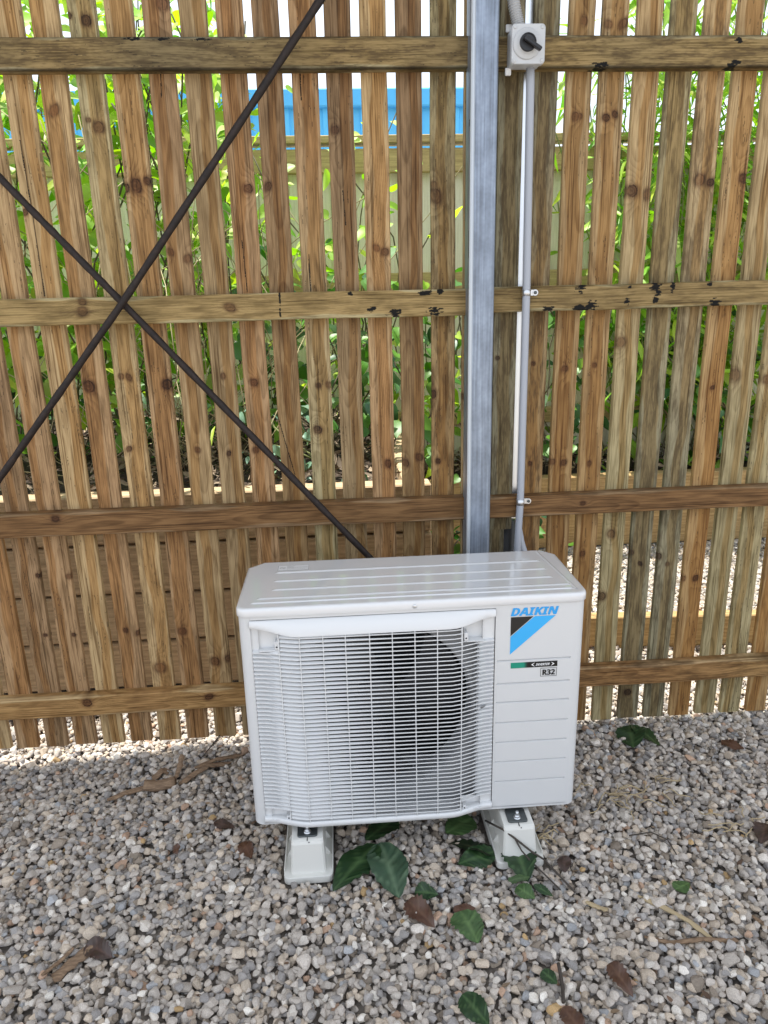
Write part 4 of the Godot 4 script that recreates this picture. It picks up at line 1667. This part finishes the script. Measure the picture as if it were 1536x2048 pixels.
func litter() -> void:
	ground_leaf("fallen_leaf", "large dark green leaf right of the left mounting foot, tip toward it", Vector2(-0.100, -0.010), Vector2(-0.205, 0.122), 0.088, 0.10, 0.004, 0, 1)
	ground_leaf("fallen_leaf", "large grey green veined leaf pointing toward the viewer between the feet", Vector2(-0.088, -0.012), Vector2(-0.058, 0.158), 0.094, -0.08, 0.008, 1, 2)
	ground_leaf("fallen_leaf", "dark leaf in the shade under the middle of the unit", Vector2(-0.045, -0.098), Vector2(-0.125, -0.030), 0.075, 0.1, 0.002, 0, 3)
	ground_leaf("fallen_leaf", "dull green leaf under the unit just left of the right foot", Vector2(0.150, -0.085), Vector2(0.075, -0.040), 0.080, 0.0, 0.002, 2, 4)
	ground_leaf("fallen_leaf", "blackish curled leaf touching the left side of the right foot", Vector2(0.180, 0.045), Vector2(0.080, -0.020), 0.060, 0.3, 0.008, 4, 5, 0.25, 0.3)
	ground_leaf("fallen_leaf", "dark green leaf lying in front of the blackish curled leaf", Vector2(0.180, 0.038), Vector2(0.088, 0.066), 0.062, -0.2, 0.003, 0, 6)
	ground_leaf("fallen_leaf", "dark leaf with strong pale veins leaning on the front of the right foot", Vector2(0.232, 0.020), Vector2(0.236, 0.132), 0.082, 0.12, 0.016, 0, 7, 0.3, 0.22)
	ground_leaf("fallen_leaf", "small light green leaf fragment below the strongly veined leaf", Vector2(0.190, 0.138), Vector2(0.242, 0.128), 0.034, -0.3, 0.012, 2, 8)
	ground_leaf("fallen_leaf", "small mottled green leaf in front of the right foot", Vector2(0.205, 0.152), Vector2(0.238, 0.186), 0.042, 0.1, 0.003, 2, 9, 0.2, 0.2)
	ground_leaf("fallen_leaf", "narrow dark green leaf scrap right of the mottled one", Vector2(0.246, 0.146), Vector2(0.280, 0.182), 0.022, 0.1, 0.003, 0, 10)
	ground_leaf("fallen_leaf", "small crumpled dark green leaf in front of the grey green one", Vector2(-0.022, 0.140), Vector2(0.030, 0.148), 0.044, 0.2, 0.002, 0, 11, 0.3, 0.3)
	ground_leaf("fallen_leaf", "curled red brown leaf on the gravel in front of the unit", Vector2(-0.042, 0.168), Vector2(0.008, 0.238), 0.050, 0.25, 0.004, 3, 12, 0.35, 0.3)
	ground_leaf("fallen_leaf", "rounded mid green leaf on open gravel right of the red brown one", Vector2(0.070, 0.205), Vector2(0.094, 0.285), 0.072, -0.1, 0.004, 2, 13, 0.1, 0.2)
	ground_leaf("fallen_leaf", "brown scrap of leaf tucked behind the rounded green leaf", Vector2(0.055, 0.200), Vector2(0.105, 0.196), 0.028, 0.1, 0.003, 3, 14)
	ground_leaf("fallen_leaf", "dark green leaf at the bottom of the picture near the middle", Vector2(0.040, 0.398), Vector2(0.078, 0.462), 0.050, 0.15, 0.004, 0, 15)
	ground_leaf("fallen_leaf", "glossy dark green leaf against the fence foot right of the unit, left half", Vector2(0.700, -0.440), Vector2(0.668, -0.330), 0.085, 0.25, 0.005, 0, 16)
	ground_leaf("fallen_leaf", "glossy dark green leaf against the fence foot right of the unit, right half", Vector2(0.712, -0.440), Vector2(0.748, -0.330), 0.062, -0.2, 0.008, 0, 17)
	ground_leaf("fallen_leaf", "small lone green leaf on gravel above the long dry sticks", Vector2(0.552, 0.190), Vector2(0.594, 0.172), 0.036, 0.0, 0.003, 2, 18)
	ground_leaf("fallen_leaf", "brown dry leaf below the long dry sticks", Vector2(0.340, 0.360), Vector2(0.358, 0.430), 0.036, 0.3, 0.003, 3, 19, 0.4, 0.3)
	ground_leaf("fallen_leaf", "small dull brown leaf right of the right mounting foot", Vector2(0.338, 0.070), Vector2(0.326, 0.120), 0.034, 0.1, 0.008, 5, 20)
	ground_leaf("fallen_leaf", "red brown leaf at the bottom edge right of the dark green leaf", Vector2(0.222, 0.440), Vector2(0.246, 0.500), 0.040, 0.1, 0.003, 3, 21)
	ground_leaf("fallen_leaf", "dull brown leaf at the right edge of the picture", Vector2(0.870, 0.010), Vector2(0.820, 0.066), 0.050, 0.2, 0.005, 5, 22, 0.3, 0.3)
	ground_leaf("fallen_leaf", "brown leaf lying under the lower left corner of the unit", Vector2(-0.425, -0.050), Vector2(-0.398, 0.005), 0.036, 0.2, 0.004, 3, 23)
	ground_leaf("fallen_leaf", "dark brown leaf on gravel left of the unit", Vector2(-0.505, -0.130), Vector2(-0.450, -0.105), 0.030, 0.1, 0.004, 5, 24)
	ground_leaf("fallen_leaf", "small brown leaf standing up on open gravel left of the unit", Vector2(-0.590, -0.062), Vector2(-0.578, -0.030), 0.022, 0.6, 0.004, 3, 25)
	ground_leaf("fallen_leaf", "dark brown leaf beside the torn bark at lower left", Vector2(-0.716, 0.218), Vector2(-0.655, 0.250), 0.045, 0.2, 0.003, 5, 26, 0.3, 0.3)
	ground_leaf("fallen_leaf", "small green leaf beside a twig at lower right", Vector2(0.204, 0.362), Vector2(0.226, 0.392), 0.030, 0.1, 0.003, 0, 27)
	ground_leaf("fallen_leaf", "brown leaf half buried near the right end of the fence foot", Vector2(0.930, -0.330), Vector2(0.980, -0.290), 0.040, 0.1, 0.003, 3, 28)
	var bark := tri_mat(tinted(81, 0.06, Color(0.38, 0.30, 0.23), Color(0.66, 0.55, 0.44), 128, 4, 1), Vector3(18, 18, 18), 0.9, 0.0, 0.2)
	var straw := mat(0.44, 0.34, 0.20, 0.8)
	var twig_m := mat(0.055, 0.042, 0.032, 0.8)
	var st: SurfaceTool
	var strips := [
		["bark_roll", "rolled piece of grey brown bark on gravel left of the unit", "bark", [[-0.722, -0.306], [-0.682, -0.311], [-0.640, -0.314]], 0.085, 5.2],
		["bark_strip", "frayed tapering bark strip joining the left end of the bark roll", "bark", [[-0.815, -0.270], [-0.770, -0.290], [-0.724, -0.306]], 0.020, 1.5],
		["bark_strip", "twisted pale bark strip leading from the roll toward the fence", "bark", [[-0.632, -0.318], [-0.600, -0.345, 0.01], [-0.560, -0.380, 0.012], [-0.500, -0.405]], 0.022, 1.8],
		["bark_strip", "bark strip lying nearest the fence left of the unit", "bark", [[-0.600, -0.385], [-0.540, -0.405, 0.01], [-0.475, -0.432]], 0.020, 1.2],
		["bark_strip", "short upright curl of bark behind the bark roll", "bark", [[-0.648, -0.345], [-0.640, -0.372, 0.02], [-0.636, -0.402, 0.03]], 0.018, 2.0],
		["bark_chip", "square chip of bark behind the bark roll", "bark", [[-0.716, -0.360], [-0.690, -0.372, 0.006], [-0.672, -0.380]], 0.034, 1.0],
		["bark_strip", "torn flat strip of pale bark on gravel at lower left", "bark", [[-0.762, 0.286], [-0.735, 0.250, 0.004], [-0.700, 0.222]], 0.026, 1.0],
		["bark_strip", "thin splinter of bark beside the torn strip at lower left", "bark", [[-0.782, 0.282], [-0.762, 0.240], [-0.742, 0.218]], 0.009, 1.2],
		["dry_stick", "long flat tan stick slanting down toward the lower right corner", "stick", [[0.468, 0.192], [0.510, 0.230], [0.548, 0.270], [0.575, 0.312]], 0.013, 1.0],
		["dry_stick", "long grey brown curved stick lying across the tan stick", "stick", [[0.438, 0.296], [0.490, 0.310], [0.550, 0.320], [0.625, 0.322]], 0.013, 1.6],
		["dry_stick", "short dark stick at the right edge beyond the two long sticks", "stick", [[0.690, 0.262], [0.715, 0.320], [0.735, 0.372]], 0.012, 1.6],
		["wood_splinter", "small golden wood splinter on gravel at lower right of centre", "wood", [[0.348, 0.198], [0.372, 0.216], [0.386, 0.230]], 0.012, 1.0]]
	for i in strips.size():
		var s: Array = strips[i]
		var m2: Material = bark if s[2] == "bark" else (straw if i in [8, 11] else bark)
		var sm: ArrayMesh
		if i == 0:
			st = start()
			st.set_smooth_group(0)
			tube(st, on_gravel([[-0.724, -0.306], [-0.690, -0.309], [-0.640, -0.314]], 0.012), [0.0155, 0.017, 0.0165, 0.0172, 0.0168, 0.017, 0.0163, 0.0170, 0.0168, 0.0172, 0.0165], 14, true, 0.85)
			sm = done(st)
		else:
			sm = strip_mesh(on_gravel(s[3], 0.006), s[4], s[5], i)
		tag(put(s[0], sm, m2), s[1], s[2])
	var twigs := [
		["thin dark twig lying across the right mounting foot", [[0.172, -0.030, 0.040], [0.1965, 0.046, 0.076], [0.222, 0.0585, 0.060], [0.262, 0.068, 0.026], [0.288, 0.082, 0.014], [0.330, 0.180, 0.010]], 0.0024],
		["second thin dark twig fanning out over the right mounting foot", [[0.222, 0.0590, 0.061], [0.238, 0.067, 0.030], [0.256, 0.084, 0.014], [0.300, 0.170, 0.010]], 0.0019],
		["thin dark curved twig on gravel right of the unit", [[0.520, 0.010, 0.004], [0.570, 0.020, 0.012], [0.600, 0.045, 0.016], [0.602, 0.090, 0.003]], 0.0016],
		["dark forked twig at the bottom right of centre", [[0.226, 0.430, 0.004], [0.236, 0.395, 0.008], [0.240, 0.352, 0.010]], 0.0035],
		["thin twig leaning against the fence foot left of the unit", [[-0.590, -0.440, 0.0], [-0.560, -0.455, 0.02], [-0.535, -0.465, 0.05]], 0.0018]]
	for ti in twigs.size():
		var t: Array = twigs[ti]
		st = start()
		st.set_smooth_group(0)
		var pth := []
		if ti < 2:
			for p in t[1]: pth.append(Vector3(p[0], p[2] + 0.002, p[1]))
		else: pth = on_gravel(t[1], 0.003)
		tube(st, pth, t[2], 6)
		tag(put("twig", done(st), twig_m), t[0], "twig")
	# crumbs of bark and dead leaf between the stones
	var cx := []
	var cc := []
	for i in 420:
		var px := rng.randf_range(-1.3, 1.3)
		var pz := rng.randf_range(-0.44, 0.75)
		if absf(px) < 0.32 and pz < 0.08: continue
		var sc := rng.randf_range(0.006, 0.020)
		cx.append(Transform3D(Basis.from_euler(Vector3(rng.randfn() * 0.4, rng.randf() * TAU, rng.randfn() * 0.4)).scaled(Vector3(sc, sc, sc * rng.randf_range(0.4, 1.0))), Vector3(px, top_of(px, pz) + 0.001, pz)))
		var cv := rng.randf_range(0.5, 1.3)
		cc.append([Color(0.13, 0.075, 0.045), Color(0.22, 0.15, 0.09), Color(0.06, 0.045, 0.035)][i % 3] * cv)
	var crumb_m := StandardMaterial3D.new()
	crumb_m.vertex_color_use_as_albedo = true
	crumb_m.roughness = 0.85
	var crumbs := thing("fine_litter", "small brown crumbs of bark and dead leaf scattered between the stones", "litter")
	crumbs.set_meta("kind", "stuff")
	scatter("crumbs", blade_leaf(1.0, 0.55, 0.7, -0.25, 6), crumb_m, cx, cc, crumbs)
	# curly dry grass
	var piles := [["tangle of curly dry straw on gravel right of the unit", Vector2(0.59, -0.135), 22, 0.055], ["small curl of dry straw near the right edge of the picture", Vector2(0.805, 0.012), 9, 0.035], ["few dry straw fibres beside the right mounting foot", Vector2(0.325, -0.02), 8, 0.03]]
	for p in piles:
		var root := thing("straw_tangle", p[0], "straw")
		for k in p[2]:
			var a := rng.randf() * TAU
			var c: Vector2 = p[1] + Vector2(rng.randfn(), rng.randfn() * 0.45) * p[3]
			var path := []
			for e in 7:
				a += rng.randf_range(-0.7, 0.7)
				c += Vector2(cos(a), sin(a) * 0.7) * 0.011
				path.append([c.x, c.y, 0.004 * sin(e * 0.9) + 0.004])
			st = start()
			st.set_smooth_group(0)
			tube(st, on_gravel(path, 0.005), 0.0015, 5)
			put("straw", done(st), straw, root)

# ------------------------------------------------------------------ plants behind the fence
func blade_leaf(len: float, wid: float, heart: float, droop: float, sd: int) -> ArrayMesh:
	var st := start()
	st.set_smooth_group(0)
	var nu := 7
	var P := []
	for i in nu + 1:
		var t := i / float(nu)
		var half := wid * 0.5 * pow(sin(PI * pow(clampf(t, 0.02, 0.985), heart)), 0.8)
		var row := []
		for j in [-1.0, -0.5, 0.0, 0.5, 1.0]:
			row.append(Vector3(t * len - absf(j) * half * (0.35 if heart < 0.6 else 0.05), absf(j) * half * 0.22 - droop * len * t * t + 0.01 * sin(i * 2.0 + sd) * absf(j), j * half))
		P.append(row)
	sheet(st, P, Vector3.UP)
	return done(st)

func leaf_mat(r: float, g: float, b: float, back: float) -> StandardMaterial3D:
	var m := mat(r, g, b, 0.45)
	m.backlight_enabled = true
	m.backlight = Color(back * 0.85, back, back * 0.24)
	return m

func leaf_place(p: Vector3, toward: Vector3, s: float, r: RandomNumberGenerator) -> Transform3D:
	var d := (toward + Vector3(r.randfn(), r.randfn() * 0.7 - 0.25, r.randfn()) * 0.6).normalized()
	var up := (Vector3(r.randfn() * 0.5, 1.0, r.randfn() * 0.5 + 0.35)).normalized()
	var side := d.cross(up).normalized()
	up = side.cross(d).normalized()
	return Transform3D(Basis(d * s, up * s, side * s), p)

# a climbing or shrubby plant: stems, leaves as parts, the rest of the foliage as one part
func shrub(n: String, label: String, cat: String, at: Vector3, size: Vector3, parts: int, rest: int, meshes: Array, mats: Array, scale: float, stems: int, sd: int, stem_m: Material, group := "") -> void:
	var r := RandomNumberGenerator.new()
	r.seed = sd
	var root := thing(n, label, cat, at, group)
	var tips := []
	for k in stems:
		var st := start()
		st.set_smooth_group(0)
		var p := Vector3(r.randf_range(-0.35, 0.35) * size.x, 0, r.randf_range(-0.4, 0.4) * size.z)
		var path := [p]
		var lean := Vector3(r.randfn() * 0.35 * size.x, size.y * r.randf_range(0.7, 1.05), r.randfn() * 0.2 * size.z)
		var bend := Vector3(r.randfn(), 0, r.randfn()) * (0.16 if n == "dry_brush" else 0.08)
		for e in range(1, 9):
			var t := e / 8.0
			var q := p + lean * t + bend * sin(t * 5.0 + k) + Vector3(0.012 * sin(e * 2.0 + k), 0, 0.012 * cos(e * 1.7))
			path.append(q)
			if e > 1: tips.append(q)
		tube(st, path, 0.0018 if n == "dry_brush" else 0.0035, 5)
		put("stem", done(st), stem_m, root)
	var xf := []
	for i in range(meshes.size()): xf.append([[], []])
	for i in parts + rest:
		var p: Vector3
		if tips.size() and r.randf() < 0.8:
			p = tips[r.randi() % tips.size()] + Vector3(r.randfn() * 0.09, r.randfn() * 0.07, r.randfn() * 0.09)
		else:
			p = Vector3(r.randf_range(-0.5, 0.5) * size.x, r.randf() * size.y, r.randf_range(-0.5, 0.5) * size.z)
		var s := scale * r.randf_range(0.55, 1.25)
		var t := leaf_place(p, Vector3(r.randfn(), -0.2, 0.6 + r.randfn() * 0.4), s, r)
		var k := r.randi() % meshes.size()
		if i < parts:
			var o := put("leaf", meshes[k], mats[r.randi() % mats.size()], root)
			o.transform = t
		else:
			xf[k][0].append(t)
			var v := r.randf_range(0.7, 1.25)
			xf[k][1].append(Color(v * r.randf_range(0.85, 1.25), v, v * r.randf_range(0.7, 1.1)))
	for k in meshes.size():
		if xf[k][0].size():
			var m: StandardMaterial3D = mats[k % mats.size()].duplicate()
			m.vertex_color_use_as_albedo = true
			scatter("foliage", meshes[k], m, xf[k][0], xf[k][1], root)

func plants() -> void:
	var heart := [blade_leaf(1.0, 0.78, 0.55, 0.25, 1), blade_leaf(1.0, 0.66, 0.62, 0.45, 2), blade_leaf(1.0, 0.55, 0.75, 0.35, 3)]
	var narrow := [blade_leaf(1.0, 0.16, 0.8, 0.3, 4), blade_leaf(1.0, 0.13, 0.8, 0.6, 5)]
	var lime := [leaf_mat(0.46, 0.64, 0.09, 1.0), leaf_mat(0.30, 0.54, 0.06, 1.0), leaf_mat(0.62, 0.72, 0.24, 1.0)]
	var deep := [leaf_mat(0.08, 0.22, 0.04, 0.7), leaf_mat(0.11, 0.28, 0.035, 0.8), leaf_mat(0.05, 0.14, 0.05, 0.6)]
	var aqua := [leaf_mat(0.20, 0.36, 0.26, 0.6)]
	var stem_m := mat(0.12, 0.10, 0.06, 0.8)
	var stem_g := mat(0.20, 0.22, 0.08, 0.8)
	shrub("leafy_vine", "bright green broad leaved vine behind the far left battens", "vine", Vector3(-2.1, 0.64, -1.75), Vector3(0.9, 2.0, 0.6), 80, 700, heart, lime, 0.10, 14, 1, stem_m, "broad leaved vines behind the left panel")
	shrub("leafy_vine", "bright green broad leaved vine filling the gaps near the rods' crossing", "vine", Vector3(-1.35, 0.64, -1.55), Vector3(0.85, 1.95, 0.6), 80, 700, heart, lime, 0.10, 14, 2, stem_m, "broad leaved vines behind the left panel")
	shrub("leafy_vine", "bright green vine with thin bare twigs, behind the upper end of the rods", "vine", Vector3(-0.70, 0.64, -1.75), Vector3(0.8, 1.75, 0.6), 70, 520, heart, lime, 0.085, 16, 3, stem_m, "broad leaved vines behind the left panel")
	shrub("leafy_vine", "sparse green vine climbing the paling fence left of the steel post", "vine", Vector3(-0.15, 0.64, -2.25), Vector3(0.6, 1.40, 0.3), 45, 110, heart, lime, 0.10, 9, 4, stem_m, "broad leaved vines behind the left panel")
	shrub("garden_shrub", "dark green shrub low in the garden bed behind the left panel", "shrub", Vector3(-1.5, 0.62, -2.0), Vector3(2.2, 0.65, 0.6), 50, 420, heart, deep, 0.09, 16, 5, stem_m)
	shrub("garden_shrub", "dark green shrub in the bed just left of the steel post", "shrub", Vector3(-0.25, 0.62, -1.7), Vector3(0.9, 0.75, 0.6), 50, 260, heart, deep, 0.085, 12, 6, stem_m)
	shrub("silvery_plant", "pale silvery green leafy plant above the sleeper wall left of the unit's lid", "plant", Vector3(-0.30, 0.62, -1.12), Vector3(0.12, 0.30, 0.12), 30, 30, [heart[2]], aqua, 0.05, 5, 7, stem_g)
	shrub("bamboo_hedge", "tall yellow green narrow leaved hedge at upper right", "hedge", Vector3(1.85, 0.35, -2.40), Vector3(1.4, 2.6, 0.4), 90, 2300, narrow, lime, 0.19, 40, 8, stem_g, "narrow leaved hedges behind the right panel")
	shrub("bamboo_hedge", "tall yellow green narrow leaved hedge beyond the right edge of the picture", "hedge", Vector3(3.1, 0.35, -2.40), Vector3(1.2, 2.7, 0.4), 60, 1600, narrow, lime, 0.19, 30, 9, stem_g, "narrow leaved hedges behind the right panel")
	shrub("garden_shrub", "green shrub before the low sleeper wall right of the conduit", "shrub", Vector3(0.95, 0.34, -2.30), Vector3(0.8, 0.95, 0.3), 45, 90, heart, deep, 0.10, 9, 10, stem_m)
	shrub("garden_shrub", "spreading dark green shrub low behind the right end of the fence", "shrub", Vector3(1.9, 0.34, -2.35), Vector3(1.3, 0.9, 0.3), 45, 200, heart, deep, 0.10, 12, 11, stem_m)
	shrub("garden_shrub", "small leafy shrub on the gravel behind the unit's right end", "shrub", Vector3(0.52, 0.0, -1.45), Vector3(0.35, 0.45, 0.3), 30, 60, heart, deep, 0.08, 7, 12, stem_m)
	shrub("garden_shrub", "thin green shrub behind the pale steel upright", "shrub", Vector3(0.45, 0.30, -2.30), Vector3(0.5, 1.1, 0.25), 30, 50, heart, lime, 0.09, 7, 13, stem_m)
	shrub("leafy_tree", "bright lime leafy tree rising behind the paling fence at upper left", "tree", Vector3(-1.85, 0.2, -3.1), Vector3(1.0, 2.9, 0.5), 70, 1100, heart, lime, 0.13, 16, 14, stem_m, "lime trees behind the paling fence")
	shrub("leafy_tree", "bright lime leafy tree behind the paling fence nearer the steel post", "tree", Vector3(-0.98, 0.2, -3.1), Vector3(0.55, 2.6, 0.5), 60, 750, heart, lime, 0.12, 14, 15, stem_m, "lime trees behind the paling fence")
	shrub("dry_brush", "tangle of thin straw coloured twigs among the vines behind the left panel", "brush", Vector3(-0.75, 0.64, -1.35), Vector3(1.1, 1.2, 0.4), 0, 60, narrow, lime, 0.07, 42, 16, mat(0.42, 0.36, 0.20, 0.8))
	# dry stalks and leaf litter on the bed
	var r := RandomNumberGenerator.new()
	r.seed = 77
	var q := blade_leaf(1.0, 0.35, 0.7, -0.3, 8)
	var xf := []
	var col := []
	for i in 5200:
		var right := i % 4 == 0
		var x := r.randf_range(0.1, 3.4) if right else r.randf_range(-3.2, 0.06)
		var z := r.randf_range(-2.6, -2.2) if right else r.randf_range(-2.5, -0.92)
		var y := (0.345 if right else 0.655) + r.randf() * 0.03 + 0.06 * (-z - 0.9) / 1.8
		var s := r.randf_range(0.02, 0.06)
		xf.append(Transform3D(Basis.from_euler(Vector3(r.randfn() * 0.5, r.randf() * TAU, r.randfn() * 0.5)).scaled(Vector3.ONE * s), Vector3(x, y, z)))
		var v := r.randf_range(0.35, 1.25)
		col.append(Color(0.32 * v, 0.24 * v, 0.165 * v))
	var lm := StandardMaterial3D.new()
	lm.vertex_color_use_as_albedo = true
	lm.roughness = 0.9
	var root := thing("leaf_litter", "brown dry leaf litter and mulch covering the raised garden beds", "leaf litter")
	root.set_meta("kind", "stuff")
	scatter("litter", q, lm, xf, col, root)
